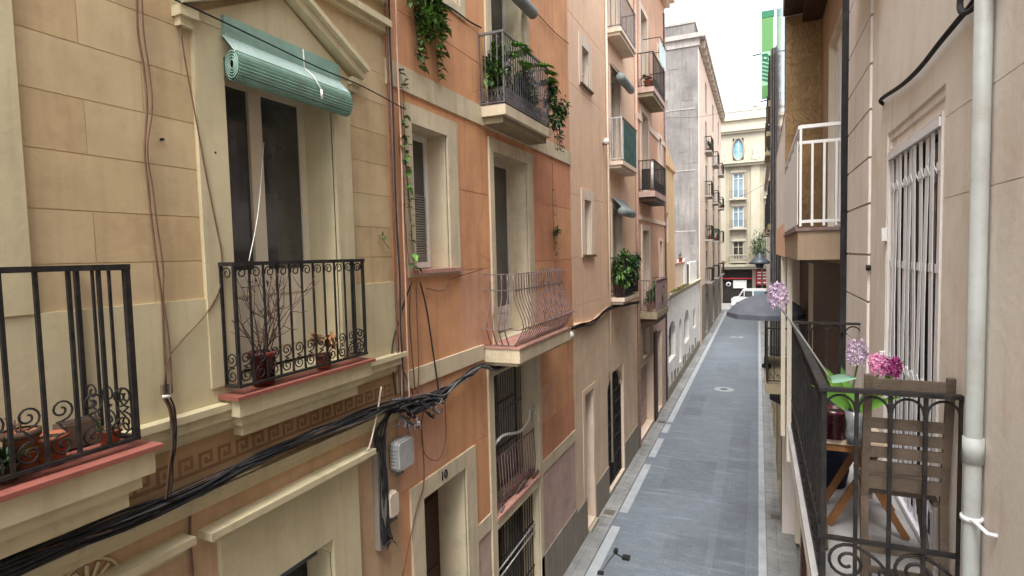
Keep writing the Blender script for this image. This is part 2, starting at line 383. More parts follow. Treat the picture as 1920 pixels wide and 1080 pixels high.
def spiral(c, u, v, r, turns=1.6, n=22, start=0., flip=1, rmin=.18):
    """points of a scroll in the plane (u, v)"""
    P = []
    for i in range(n):
        t = i/(n-1); a = start+flip*turns*2*math.pi*t; rr = r*(1-(1-rmin)*t)
        P.append(Vector(c)+Vector(u)*rr*math.cos(a)+Vector(v)*rr*math.sin(a))
    return P
UP = Vector((0, 0, 1))
def rail_run(mb, p, q, z0, z1, sp, bw, m, scroll=None, top=.03, rings=False, skip_first=False, lowrail=None, thick_ends=True, sm=None, hand=None):
    """one straight run of a balcony railing from p to q (plan points)"""
    p = Vector((*p, 0)); q = Vector((*q, 0)); d = (q-p); L = d.length; d.normalize(); n = max(1, round(L/sp))
    skip_first = getattr(mb, 'last', None) == (round(p.x, 4), round(p.y, 4), z0); mb.last = (round(q.x, 4), round(q.y, 4), z0)
    pa, pb = (p+d*.018 if skip_first else p), q+d*.017
    mb.bar(pa+UP*z1, pb+UP*z1, .034, top, hand or m); mb.bar(pa+UP*z0, pb+UP*z0, .03, .02, m)
    for i in range(n+1):
        if i == 0 and skip_first: continue
        w = bw*1.7 if thick_ends and i in (0, n) else bw
        c = p+d*L*i/n; mb.bar(c+UP*(z0+.01), c+UP*(z1-top/2), w, w, m, d)
    if scroll or rings:
        st = L/n
        for i in range(n):
            c = p+d*(st*(i+.5))
            if scroll:
                r = min(st*.40, scroll*.25)
                lo = spiral(c+UP*(z0+.02+r), d, UP, r, 1.5, 20, R(90), 1)
                hi = spiral(c+UP*(z0+scroll-r), d, UP, r, 1.5, 20, R(-90), 1)
                mb.tube(lo[::-1]+[c+UP*(z0+.02+r*2)+d*r*.4]+[c+UP*(z0+scroll-2*r)+d*(-r*.4)]+hi, .0058, m, 5)
            if rings:
                r = st*.36
                mb.tube(spiral(c+UP*(z1-top/2-r-.004)-d*r*.1, d, UP, r, 1.3, 16, R(200), -1, .3), .0055, m, 5)

# ------------------------------------------------------------------ foliage and pots
def leaf(mb, c, d, L, W, m, droop=.3):
    d = Vector(d).normalized(); s = d.cross(UP)
    if s.length < .05: s = Vector((1, 0, 0))
    s = s.normalized(); nrm = s.cross(d)
    a = Vector(c); b = a+d*L*.5+nrm*L*.06; e = a+d*L-UP*L*droop
    mb.add([a, b+s*W/2, e, b-s*W/2, b-nrm*L*.08], [(0, 4, 2, 1), (0, 3, 2, 4)], m)
def rnd_dir(up=.2):
    while 1:
        v = Vector((random.uniform(-1, 1), random.uniform(-1, 1), random.uniform(-1, 1)))
        if .1 < v.length < 1: v.normalize(); v.z += up; return v.normalized()
def bush(mb, c, rad, n, L, m, up=.2, hollow=.3, droop=.3):
    """leaves spread in uneven clumps through an ellipsoid"""
    c = Vector(c); cl = []
    for _ in range(max(4, n//22)):
        v = rnd_dir(0)*random.uniform(.35, .95); cl.append((Vector((v.x*rad[0], v.y*rad[1], v.z*rad[2])), random.uniform(.18, .42)))
    for _ in range(n):
        o, k = random.choice(cl); v = rnd_dir(0)*random.random()**.6*k
        p = c+o+Vector((v.x*rad[0], v.y*rad[1], v.z*rad[2])); l = L*random.uniform(.6, 1.3)
        leaf(mb, p, rnd_dir(up), l, l*random.uniform(.4, .6), m if isinstance(m, str) else random.choice(m), droop)
def blades(mb, c, n, L, W, m, spread=.8):
    for _ in range(n):
        a = random.uniform(0, 2*math.pi); t = random.uniform(.1, spread); l = L*random.uniform(.6, 1.1)
        d = Vector((math.cos(a)*t, math.sin(a)*t, 1)).normalized(); s = d.cross(UP).normalized()*W/2
        P = []
        for i in range(6):
            u = i/5; P.append(Vector(c)+d*l*u-UP*l*.55*u*u*t+Vector((d.x, d.y, 0))*l*.25*u*u)
        vs = []
        for i, p in enumerate(P):
            w = 1-(i/5)**2*.95; vs += [p-s*w, p+s*w]
        mb.add(vs, [(2*i, 2*i+1, 2*i+3, 2*i+2) for i in range(5)], m)
def pot_prof(r, h, t=.8): return [(0, .002), (r*t, .002), (r*.98, h*.86), (r*1.08, h*.86), (r*1.08, h), (r*.94, h), (r*.92, h*.88), (0, h*.88)]
def pot_plant(label, cat, c, r, h, pm, foliage, group=None, name='potted_plant', square=False):
    t = thing(name, label, cat, c, group)
    mb = MB(); mb.lathe(pot_prof(r, h), c, pm, 4 if square else 18)
    p = mb.build('pot', t)
    if square: p.data.polygons.foreach_set('use_smooth', [False]*len(p.data.polygons))
    s = MB(); s.lathe([(0, h*.885), (r*.93, h*.885)], c, 'soil', 12); s.build('soil', t)
    if foliage:
        f = MB(); foliage(f, Vector(c)+UP*h*.88); f.build('foliage', t)
    return t
def cable(name, pts, r, m, label, cat='cable', group=None, seg=6):
    mb = MB(); mb.tube(smooth(pts), r, m, seg); return tag(mb.build(name, None, pts[0]), label, cat, group)
def smooth(pts, n=5):
    pts = [Vector(p) for p in pts]
    if len(pts) < 3: return pts
    o = []
    for i in range(len(pts)-1):
        a = pts[max(i-1, 0)]; b = pts[i]; c = pts[i+1]; d = pts[min(i+2, len(pts)-1)]
        for k in range(n):
            t = k/n; o.append(.5*((2*b)+(c-a)*t+(2*a-5*b+4*c-d)*t*t+(3*b-a-3*c+d)*t**3))
    return o+[pts[-1]]

# ================================================================== SETTING
mb = MB(); mb.quad((-300, -200, -.06), (300, -200, -.06), (300, 500, -.06), (-300, 500, -.06), 'pavement'); tag(mb.build('ground'), kind='structure')
mb = MB(); mb.quad((-3.36, -14, 0), (.2, -14, 0), (.2, 68.2, 0), (-3.36, 68.2, 0), 'road_paving'); tag(mb.build('road'), kind='structure')
mb = MB(); mb.box(-3.77, -3.355, -14, 68, -.05, .035, 'pavement'); tag(mb.build('pavement_left'), kind='structure')
mb = MB(); mb.box(.19, .79, -14, 68, -.05, .035, 'pavement'); tag(mb.build('pavement_right'), kind='structure')
mb = MB(); mb.box(-60, 60, 68.2, 75.9, -.05, .012, 'crossing_paving'); tag(mb.build('crossing'), kind='structure')
mb = MB()
for a, b in ((-14, 13.5), (14.3, 17.9), (18.6, 20.6), (21.3, 22.4), (22.7, 66)):
    mb.quad((-3.34, a, .040 if False else .004), (-3.12, a, .004), (-3.12, b, .004), (-3.34, b, .004), 'line_paint')
mb.quad((.01, -14, .004), (.17, -14, .004), (.17, 66, .004), (.01, 66, .004), 'line_paint')
tag(mb.build('road_lines'), kind='structure')
mb = MB()
for xa, xb, ya, yb in ((-2.6, -1.2, 16.2, 18.9), (-.9, -.25, 9, 24), (-2.2, -1.0, 33, 36), (-2.0, -1.05, 12.4, 13.6), (-2.9, -2.2, 24, 27.5)):
    mb.quad((xa, ya, .002), (xb, ya, .002), (xb, yb, .002), (xa, yb, .002), 'road_patch')
tag(mb.build('road_patches'), kind='structure')
for y, x, r, lab in ((29., -1.53, .30, 'round dark manhole cover with pale ring, nearest in the middle of the lane'), (46.7, -1.5, .32, 'round manhole cover with pale ring far down the lane')):
    t = thing('manhole_cover', lab, 'manhole', (x, y, 0), 'manhole covers in the lane')
    mb = MB(); mb.lathe([(0, .008), (r*.55, .008), (r*.6, .004)], (x, y, 0), 'manhole_metal', 20); mb.build('lid', t)
    mb = MB(); mb.lathe([(r*.6, .007), (r*1.5, .006), (r*1.55, .001)], (x, y, 0), 'manhole_ring', 20); mb.build('ring', t)
for y, x, lab in ((14.1, -3.55, 'dark drain cover in the left pavement beside the narrow doorway'), (22.5, -3.5, 'dark drain cover in the left pavement before the white wall'), (15.3, .42, 'dark drain cover in the right pavement below the balcony')):
    t = thing('drain_cover', lab, 'drain cover', (x, y, .035), 'drain covers in the pavements')
    mb = MB(); mb.box(x-.16, x+.16, y-.16, y+.16, .036, .044, 'grey_stone')
    mb.build('frame', t); m2 = MB()
    for k in range(5): m2.box(x-.13, x+.13, y-.12+k*.055, y-.095+k*.055, .044, .048, 'manhole_metal')
    m2.build('grate', t)
# dark bent piece lying on the white line
mb = MB(); mb.box(-2.99, -2.91, 12.2, 12.32, .006, .09, 'iron'); mb.tube([(-2.94, 12.2, .03), (-2.80, 12.12, .03), (-2.70, 12.1, .03)], .012, 'iron'); mb.box(-2.76, -2.60, 12.02, 12.16, .006, .07, 'iron')
mb.tube([(-2.97, 12.2, .02), (-3.04, 11.7, .02), (-3.06, 11.35, .02)], .014, 'grey_iron'); mb.box(-3.12, -3.0, 11.28, 11.38, .006, .04, 'iron')
tag(mb.build('metal_scrap', None, (-2.95, 12.2, 0)), 'bent black metal piece lying on the white line near the bottom of the street', 'scrap metal')

# ================================================================== TAN HOUSE (nearest, left)
hb = thing('house', 'tan plaster house with cream trim, pedimented balcony window and Greek key band', 'house', (XL, 2, 0))
mb = MB(); T = 'tan_plaster'; C = 'cream_trim'; S = 'shop_plaster'
r = [(-8, 6, 0, 5.1, 0, S), (-8, 6, 5.1, 5.5, 0, 'key_plaster')]
rb = random.Random(3)
for z0, z1, yy in ((8.80, 9.24, (2.4,)), (8.47, 8.80, (2.19,)), (8.14, 8.47, (2.18, 2.85)), (7.81, 8.14, (2.56,)), (7.475, 7.81, (2.19,)), (7.13, 7.475, (2.57, 5.0)), (6.81, 7.13, (2.20,)), (6.53, 6.81, (2.56,))):
    e = [1.84]+list(yy)+[2.93, 5.31]
    r += [(e[i], e[i+1], z0, z1, 0, rb.choice(('tan_plaster', 'tan_block', 'pale_tan_block'))) for i in range(len(e)-1)]
r += joints([hj(1.84, 5.31, z, .0035) for z in (8.80, 8.47, 8.14, 7.81, 7.475, 7.13, 6.81)], T)
for z0, z1, yy in ((8.14, 8.47, (2.18, 2.85)), (7.81, 8.14, (2.56,)), (7.475, 7.81, (2.19,)), (7.13, 7.475, (2.57, 5.0)), (6.81, 7.13, (2.20,)), (6.52, 6.81, (2.56,))):
    r += joints([vj(y, z0, z1, .003) for y in yy], T)
r += joints([vj(2.68, 3.0, 4.86), vj(4.9, 2.2, 4.2)], S)
r += [(-8, 6, 5.5, 6.53, -.02, C), (1.2, 1.84, 6.53, 9.2, -.03, C), (-.5, 1.2, 5.85, 8.35, .36, None),
      (3.18, 4.40, 5.82, 8.36, .40, None), (2.95, 4.13, .05, 4.12, .5, None), (.7, 2.45, .05, 4.1, .45, None)]
facade(mb, XL, 1, -8, 5.30, 0, 13.2, T, r, C); shell(mb, XL, 1, -8, 5.30, 0, 13.2, 9, T)
mb.build('wall', hb); roof(hb, XL, 1, -8, 5.30, 13.2, 9, .35, C)
# balcony window with its surround and pediment
w = window(hb, XL, 1, 3.17, 4.41, 5.85, 8.37, .34, 'cream_paint', .085, 1, panel=6.72, gm='glass')
m2 = MB(); m2.box(XL-.55, XL-.56, 3.0, 4.6, 6.7, 8.0, 'curtain'); m2.build('curtain', w)
so = surround(w, XL, 1, 2.93, 4.63, 5.85, 8.56, 3.18, 4.40, 5.85, 8.36, C, .035)
m2 = MB()
x0, x1 = XL-.01, XL+.17
def band(pts, th, xa, xb):
    for i in range(len(pts)-1):
        (ya, za), (yb, zb) = pts[i], pts[i+1]; d = Vector((0, yb-ya, zb-za)).normalized(); nn = Vector((0, -d.z, d.y))*th
        q = [Vector((0, ya, za)), Vector((0, yb, zb)), Vector((0, yb, zb))+nn, Vector((0, ya, za))+nn]
        m2.prism(q, lambda p: (xa, p[1], p[2]), lambda p: (xb, p[1], p[2]), C)
band([(2.80, 8.60), (3.78, 9.06)], .09, XL-.01, XL+.13); band([(3.78, 9.06), (4.76, 8.60)], .09, XL-.01, XL+.13)
band([(2.77, 8.675), (3.78, 9.15)], .045, XL-.01, XL+.18); band([(3.78, 9.15), (4.79, 8.675)], .045, XL-.01, XL+.18)
m2.prism([(2.86, 8.56), (4.70, 8.56), (3.78, 9.04)], lambda p: (XL-.005, *p), lambda p: (XL+.042, *p), C)
for yy in (2.80, 4.62):
    m2.box(XL, XL+.10, yy, yy+.14, 8.53, 8.60, C); m2.box(XL, XL+.06, yy+.02, yy+.12, 8.47, 8.53, C)
m2.build('pediment', w)
for x_, y_ in ((398, 287), (300, 262)):
    p = atX(x_, y_, XL); m2 = MB(); m2.lathe([(0, 0), (.011, 0), (.010, .025), (0, .028)], (XL+.01, p[1], p[2]), 'iron', 8, 'x'); m2.build('wall_hook', hb)
# the left neighbour window of the same house
window(hb, XL, 1, -.5, 1.2, 5.85, 8.35, .3, 'cream_paint', .085, 1, panel=6.72)
# string cornice above
m2 = MB()
for za, zb, o in ((9.24, 9.30, .07), (9.30, 9.37, .12), (9.55, 9.62, .08), (9.62, 9.72, .16)): m2.box(XL-.01, XL+o, -8, 5.295, za, zb, C)
m2.build('cornice', hb)
# ledge, Greek key band, lower ledge
m2 = MB()
for za, zb, o in ((5.53, 5.60, .05), (5.60, 5.68, .09), (5.68, 5.73, .12)): m2.box(XL-.01, XL+o, -8, 5.36 if o > .1 else 5.33, za, zb, C)
m2.build('ledge', hb)
m2 = MB(); m2.box(XL-.01, XL+.06, -8, 5.33, 5.04, 5.105, C); m2.box(XL-.01, XL+.03, -8, 5.30, 4.98, 5.04, C); m2.build('lower_ledge', hb)
m2 = MB(); y = 1.2; u = .023
while y < 5.1:
    a, b = XL-.005, XL+.004
    for q in ((0, 0, 7, 1), (0, 1, 1, 6), (1, 5, 5, 6), (4, 2, 5, 5), (2, 2, 4, 3), (2, 3, 3, 4)):
        m2.box(a, b+.0002*q[0], y+q[0]*u, y+q[2]*u, 5.255+q[1]*u, 5.255+q[3]*u, 'key_pattern')
    y += 7*u
m2.build('greek_key_band', hb)
# rosette scrolls near the shop door
m2 = MB()
for k in range(7):
    a = R(20+k*24); m2.tube([(XL+.01, 2.02+.04*math.cos(a), 4.80+.04*math.sin(a)), (XL+.02, 2.02+.17*math.cos(a), 4.80+.17*math.sin(a))], .014, C, 5)
m2.tube([(XL+.01, 2.02+.19*math.cos(R(a)), 4.80+.19*math.sin(R(a))) for a in range(0, 181, 15)], .012, C, 5); m2.build('rosette', hb)
# balconies of the tan house
def slab_tan(y0, y1, o, dz):
    m2 = MB()
    for za, zb, d, e in ((5.46, 5.56, -.10, .10), (5.56, 5.64, -.05, .05), (5.64, 5.775, 0, 0)): m2.box(XL+.0, XL+o+d, y0+e, y1-e, za+dz, zb+dz, C)
    b = m2.build('balcony', hb)
    m2 = MB(); m2.box(XL+.002, XL+o+.035, y0-.035, y1+.035, 5.776+dz, 5.804+dz, 'red_tile'); m2.build('tile_edge', b); return b
b = slab_tan(3.02, 4.60, .20, -.018)
m2 = MB(); xf = XL+.18
rail_run(m2, (XL+.036, 3.05), (xf, 3.05), 5.85, 6.78, .11, .014, 'iron', .26, rings=True)
rail_run(m2, (xf, 3.05), (xf, 4.55), 5.85, 6.78, .135, .014, 'iron', .26, rings=True)
rail_run(m2, (xf, 4.55), (XL+.036, 4.55), 5.85, 6.78, .11, .014, 'iron', .26, rings=True); m2.build('railing', b)
b = slab_tan(.10, 2.12, .56, -.055)
m2 = MB(); xf = XL+.50
rail_run(m2, (xf, .15), (xf, 2.06), 5.80, 6.785, .15, .018, 'iron', .32, thick_ends=True)
rail_run(m2, (xf, 2.06), (XL+.036, 2.06), 5.80, 6.78, .14, .014, 'iron', .30)
rail_run(m2, (xf, .15), (XL+.036, .15), 5.80, 6.78, .14, .014, 'iron', .30); m2.build('railing', b)
# shop door and door at the far left
def shop_door(y0, y1, oy0, oy1, oz, top):
    d = MB(); a = XL-.44
    d.box(a, a-.05, oy0-.05, oy1+.05, .0, oz+.05, 'shop_dark'); o = d.build('door', hb)
    d = MB()
    if top < 4.82: d.box(XL-.01, XL+.045, y0+.10, oy0, 0, top-.06, C); d.box(XL-.01, XL+.045, oy1, y1-.10, 0, top-.06, C); d.box(XL-.01, XL+.045, oy0, oy1, oz, top-.06, C)
    for za, zb, q in ((top-.06, top-.01, .10), (top-.01, top+.045, .16)): d.box(XL-.01, XL+q, y0-(q-.1), y1+(q-.1), za, zb, C)
    d.build('surround', o); return o
o = shop_door(2.82, 4.62, 2.95, 4.13, 4.12, 4.79)
d = MB(); d.box(XL-.30, XL-.16, 2.96, 4.12, 3.93, 4.08, 'lamp_metal'); d.box(XL-.34, XL-.30, 2.96, 4.12, 3.6, 4.1, 'shop_dark'); d.build('transom', o)
for yy in (2.955, 4.125):
    d = MB(); d.prism([(yy, 4.12), (yy, 3.98), (yy+(.16 if yy < 3.5 else -.16), 4.12)], lambda p: (XL-.10, *p), lambda p: (XL+.02, *p), C); d.build('corner_block', o)
shop_door(.4, 2.58, .7, 2.45, 4.1, 4.83)
d = MB(); d.box(XL-.42, XL-.34, .75, 2.4, .1, 4.0, 'old_wood')

# roller blind over the balcony window
t = thing('roller_blind', 'pale green slatted blind rolled up over the pedimented balcony window', 'roller blind', (XL, 3.8, 8.5))
d = MB(); d.box(XL+.036, XL+.075, 3.17, 4.46, 8.50, 8.665, 'green_blind'); d.build('valance', t)
d = MB(); cx, cz, rr = XL+.14, 8.285, .105; N = 26
prof = []
for k in range(N+1):
    a = R(95-k*310/N); prof.append((cx+rr*.68*math.cos(a), cz+rr*math.sin(a)*1.1))
for k in range(N):
    (xa, za), (xb, zb) = prof[k], prof[k+1]; nx, nz = (xa+xb)/2-cx, (za+zb)/2-cz; l = math.hypot(nx, nz)
    for s_ in range(1): d.add([(xa, 3.16, za), (xa, 4.46, za), (xb, 4.46, zb), (xb, 3.16, zb), (xa+nx/l*.012, 3.16, za*.7+zb*.3+nz/l*.008), (xa+nx/l*.012, 4.46, za*.7+zb*.3+nz/l*.008)], [(0, 1, 5, 4), (4, 5, 2, 3)], 'green_blind')
for k in range(13):
    u = k/12; xa = XL+.07+u*(cx+.045-XL-.07); za = 8.505-u*.125
    d.bar((xa, 3.16, za), (xa, 4.46, za), .013, .012, 'pale_green_blind', (.75, 0, 1))  # paler slats: the highlight on the upper blind is put into the colour
for rad in (.095, .075, .055, .035):
    d.tube([(cx+rad*.68*math.cos(R(a)), 3.165, cz+rad*math.sin(R(a))*1.05) for a in range(0, 360, 20)], .006, 'green_blind', 5, True)
d.lathe([(0, .03), (.066, .03), (.066, 1.27), (0, 1.27)], (cx, 3.16, cz), 'shop_dark', 16, 'y'); d.box(cx-.05, cx+.05, 3.20, 4.42, cz-.09, cz+.09, 'shop_dark'); d.build('slat_roll', t)  # dark core added inside; its colour stands for shade between the turns
d = MB(); d.tube([(XL+.08, 3.98, 8.66), (XL+.085, 3.98, 8.50), (cx+.05, 3.98, cz+.12), (cx+.125, 3.98, cz)], .006, 'white_cord', 5); d.tube([(cx+.127, 3.98, cz), (cx+.128, 3.98, cz-.08)], .011, 'white_cord', 6); d.build('cord', t)
tag(cable('blind_rope', [(XL-.25, 3.80, 7.85), (XL+.02, 3.45, 7.2), (XL+.17, 3.2, 6.80)], .0035, 'white_cord', 'thin pale rope slanting from the balcony window down to the railing', 'rope'))

# pots on the tan house's balconies
def twigs(mb, c, n, h, sp, m='twig'):
    for _ in range(n):
        p = Vector(c)+Vector((random.uniform(-.05, .05), random.uniform(-.06, .06), 0)); P = [p]; d = Vector((random.uniform(-.2, .3), random.uniform(-.5, .5)*sp, 1)).normalized()
        k = random.randint(4, 7)
        for i in range(k):
            d = (d+Vector((random.uniform(-.25, .25), random.uniform(-.35, .35), random.uniform(-.25, .25)))).normalized(); P.append(P[-1]+d*h/k)
        mb.tube(P, .0055, m, 5, r2=.002)
        for _ in range(4):
            j = random.randint(1, len(P)-2); d2 = (d+rnd_dir(.1)*1.1).normalized(); q = P[j]; mb.tube([q, q+d2*h*.13, q+d2*h*.22+Vector((0, 0, .02))], .004, m, 4, r2=.002)
def bare(mb, c): twigs(mb, c, 14, .70, .42); bush(mb, c+Vector((0, 0, .5)), (.10, .16, .32), 40, .05, ['leaf_dry', 'twig'], .1)
pot_plant('bare twiggy shrub in a dark red glazed pot on the pedimented balcony', 'potted plant', (XL+.085, 3.36, 5.798), .105, .27, 'red_glaze', bare, square=False)
def dry(mb, c): bush(mb, c+Vector((0, 0, .10)), (.11, .16, .13), 110, .07, 'leaf_dry', .3)
pot_plant('small pot of dry orange leaves at the right end of the pedimented balcony', 'potted plant', (XL+.09, 4.05, 5.798), .075, .13, 'terracotta', dry)
def yat(px, py): return atX(px, py, XL+.34)[1]
for y, r_, h_, lab, fo in ((yat(92, 860), .085, .15, 'bare terracotta pot behind the scrolls of the nearest balcony rail', None), (yat(41, 840), .075, .20, 'tall terracotta pot with a dark rim, left of the bare one on the nearest balcony', lambda mb, c: (twigs(mb, c, 3, .1, .6), mb.lathe([(.07, 0), (.084, 0), (.084, .035), (.07, .035)], c, 'old_wood', 16))), (yat(207, 832), .055, .09, 'smallest terracotta pot at the right corner of the nearest balcony', lambda mb, c: bush(mb, c+Vector((0, 0, .03)), (.06, .06, .05), 24, .05, 'leaf_dark'))):
    pot_plant(lab, 'flower pot', (XL+.34, y, 5.761), r_, h_, 'terracotta', fo, 'terracotta pots on the nearest balcony')
ya, yb = atX(112, 825, XL+.16)[1], atX(180, 825, XL+.16)[1]
t = thing('window_box', 'brown planting trough standing behind the rail of the nearest balcony', 'planter', (XL+.24, ya, 5.761))
d = MB(); d.box(XL+.10, XL+.22, ya, yb, 5.762, 5.90, 'old_wood'); d.build('trough', t); d = MB(); d.box(XL+.11, XL+.21, ya+.01, yb-.01, 5.901, 5.905, 'soil'); d.build('soil', t)
def spiky(mb, c): blades(mb, c, 34, .20, .022, 'leaf_dark', 1.1); bush(mb, c+Vector((.02, 0, .04)), (.09, .09, .07), 60, .06, ['leaf', 'leaf_dark'])
pot_plant('spiky green plant in a brown pot at the left end of the nearest balcony', 'potted plant', (XL+.40, atX(8, 890, XL+.40)[1], 5.761), .07, .08, 'old_wood', spiky)

# ================================================================== SALMON HOUSE
hs = thing('house', 'salmon orange house with cream window surrounds, a bulging iron balcony and door 10', 'house', (XL, 8.6, 0))
mb = MB(); T = 'salmon_plaster'; C = 'salmon_cream'
r = [(5.3, 11.98, 0, 1.03, -.03, 'grey_stone'), (9.84, 11.98, 1.03, 2.60, 0, 'pink_stone'), (7.15, 7.62, 0, 2.60, 0, 'pink_stone'), (5.30, 5.45, 0, 2.6, 0, T)]
r += joints([hj(9.84, 11.98, 1.82), vj(10.75, 1.05, 2.6)], 'pink_stone')
r += [(5.3, 11.98, 8.72, 9.0, -.03, C), (5.3, 7.5, 5.25, 5.47, -.03, C), (9.84, 11.98, 2.60, 2.84, -.02, C), (7.15, 7.62, 2.6, 2.84, -.02, C)]
r += [(9.66, 10.75, 6.66, 8.72, 0, 'dark_salmon'), (10.75, 11.98, 7.76, 8.72, 0, 'dark_salmon'), (10.75, 11.98, 5.4, 6.66, 0, 'dark_salmon'), (9.84, 11.98, 2.84, 3.55, 0, 'dark_salmon'), (9.84, 10.75, 3.55, 4.27, 0, 'pale_salmon'), (5.3, 6.35, 4.08, 5.25, 0, 'pale_salmon'), (6.86, 7.86, 5.47, 6.6, 0, 'pale_salmon'), (10.75, 11.98, 9.0, 10.05, 0, 'pale_salmon')]
r += joints([hj(6.87, 7.87, 7.71, .008), hj(9.65, 11.98, 7.76, .008), hj(6.87, 7.87, 6.60, .008), hj(9.65, 11.98, 6.66, .008), hj(5.3, 7.85, 9.62, .008), hj(5.3, 11.98, 10.05, .008), hj(5.3, 7.62, 4.08, .008), hj(9.84, 11.98, 3.55, .008), hj(9.84, 11.98, 4.27, .008),
             vj(10.75, 9.0, 13), vj(10.75, 5.5, 8.72), vj(10.75, 2.84, 5.2), vj(6.35, 4.08, 5.25, .004)], T)
r += [(5.75, 6.59, 6.64, 8.38, .34, None), (8.0, 9.41, 5.44, 8.40, .40, None), (8.05, 9.42, 9.0, 11.6, .4, None), (5.74, 6.84, 0.1, 3.84, .55, None),
      (7.80, 9.68, 2.66, 4.93, .45, None), (7.80, 9.68, .25, 2.48, .4, None), (6.3, 7.05, 10.2, 11.6, .3, None)]
facade(mb, XL, 1, 5.30, 11.98, 0, 15.6, T, r, C); shell(mb, XL, 1, 5.30, 11.98, 0, 15.6, 9, T)
mb.build('wall', hs); roof(hs, XL, 1, 5.30, 11.98, 15.6, 9, .4, C)
w = window(hs, XL, 1, 5.75, 6.59, 6.655, 8.38, .29, 'white_paint', .075, 1, shut=('shutter_grey', 7.62)); surround(w, XL, 1, 5.60, 6.86, 6.56, 8.60, 5.75, 6.59, 6.64, 8.38, C, .03, 'pink_tile')
w = window(hs, XL, 1, 8.0, 9.41, 5.47, 8.40, .34, 'old_white_paint', .085, 1, trans=None, panel=5.9); surround(w, XL, 1, 7.86, 9.66, 5.43, 8.60, 8.0, 9.41, 5.43, 8.40, C, .03)
w = window(hs, XL, 1, 8.05, 9.42, 9.02, 11.6, .34, 'old_white_paint', .085, 1, panel=9.5); surround(w, XL, 1, 7.86, 9.62, 9.0, 11.75, 8.05, 9.42, 9.0, 11.6, C, .03)
w = window(hs, XL, 1, 6.3, 7.05, 10.2, 11.6, .25, 'white_paint', .07, 1); surround(w, XL, 1, 6.15, 7.2, 10.07, 11.75, 6.3, 7.05, 10.2, 11.6, C, .03)
# door 10
d = MB(); d.box(XL-.50, XL-.56, 5.70, 6.27, .05, 3.86, 'shop_dark'); d.box(XL-.45, XL-.56, 6.30, 6.88, .05, 3.86, 'brown_paint_and_shade')
for zz in (.5, 1.6, 2.6): d.box(XL-.435, XL-.45, 6.40, 6.78, zz, zz+.8, 'brown_paint_and_shade')
o = d.build('door', hs); d = MB(); d.lathe([(0, 0), (.03, .01), (.03, .03), (0, .05)], (XL-.43, 6.36, 1.2), 'rim', 10, 'x'); d.build('handle', o)
surround(o, XL, 1, 5.47, 7.14, .04, 4.06, 5.74, 6.84, .04, 3.84, C, .03)
# number 10 above the door
cu = bpy.data.curves.new('number', 'FONT'); cu.body = '10'; cu.size = .17; cu.extrude = .006; cu.align_x = 'CENTER'
tmp = bpy.data.objects.new('number', cu); COL.objects.link(tmp); dg = bpy.context.evaluated_depsgraph_get(); dg.update()
me = bpy.data.meshes.new_from_object(tmp.evaluated_get(dg)); bpy.data.objects.remove(tmp)
me.transform(Matrix(((0, 0, 1, XL+.038), (1, 0, 0, 6.22), (0, 1, 0, 3.905), (0, 0, 0, 1)))); me.materials.clear(); me.materials.append(MATS['number_black'])
base = parent_base(hs); me.transform(Matrix.Translation(-base)); no = bpy.data.objects.new('house_number', me); COL.objects.link(no); no.parent = hs
# barred tall opening
w = window(hs, XL, 1, 7.80, 9.68, 2.68, 4.93, .40, 'old_wood', .07, 1, gm='shutter_grey', panebar=(3.4, 4.2))
d = MB(); a, b = XL-.01, XL+.03
d.box(a, b, 7.62, 7.80, .04, 5.15, C); d.box(a, b, 9.68, 9.84, .04, 5.15, C); d.box(a, b, 7.80, 9.68, 4.93, 5.15, C); d.box(a, b, 7.80, 9.68, 2.48, 2.64, C); d.box(XL-.3, XL+.06, 7.79, 9.69, 2.641, 2.685, 'pink_tile'); d.build('surround', w)
d = MB()
for k in range(19):
    yy = 7.86+k*.098; zt = 4.88
    if yy < 8.35: zt = 4.35+.5*math.sin(min(1, (yy-7.8)/.5)*math.pi/2)
    d.tube([(XL-.30, yy, 2.7), (XL-.30, yy, zt)], .009, 'grey_iron', 5)
for zz in (3.3, 4.1): d.bar((XL-.30, 7.82, zz), (XL-.30, 9.66, zz), .012, .03, 'grey_iron')
d.build('grille', w)
d = MB()
for k in range(17):
    yy = 7.86+k*.11; d.tube([(XL-.06, yy, 2.70), (XL-.03, yy, 3.0), (XL-.06, yy, 3.55)], .008, 'rust_iron', 5)
for zz in (2.78, 3.54): d.bar((XL-.06, 7.81, zz), (XL-.06, 9.67, zz), .012, .025, 'rust_iron')
d.tube(smooth([(XL-.05, 7.80, 3.76), (XL-.03, 8.2, 3.86), (XL-.03, 8.9, 3.72), (XL-.03, 9.3, 3.80), (XL-.05, 9.45, 3.95), (XL-.05, 9.68, 3.92)]), .024, 'old_white_paint', 8); d.build('railing', w)
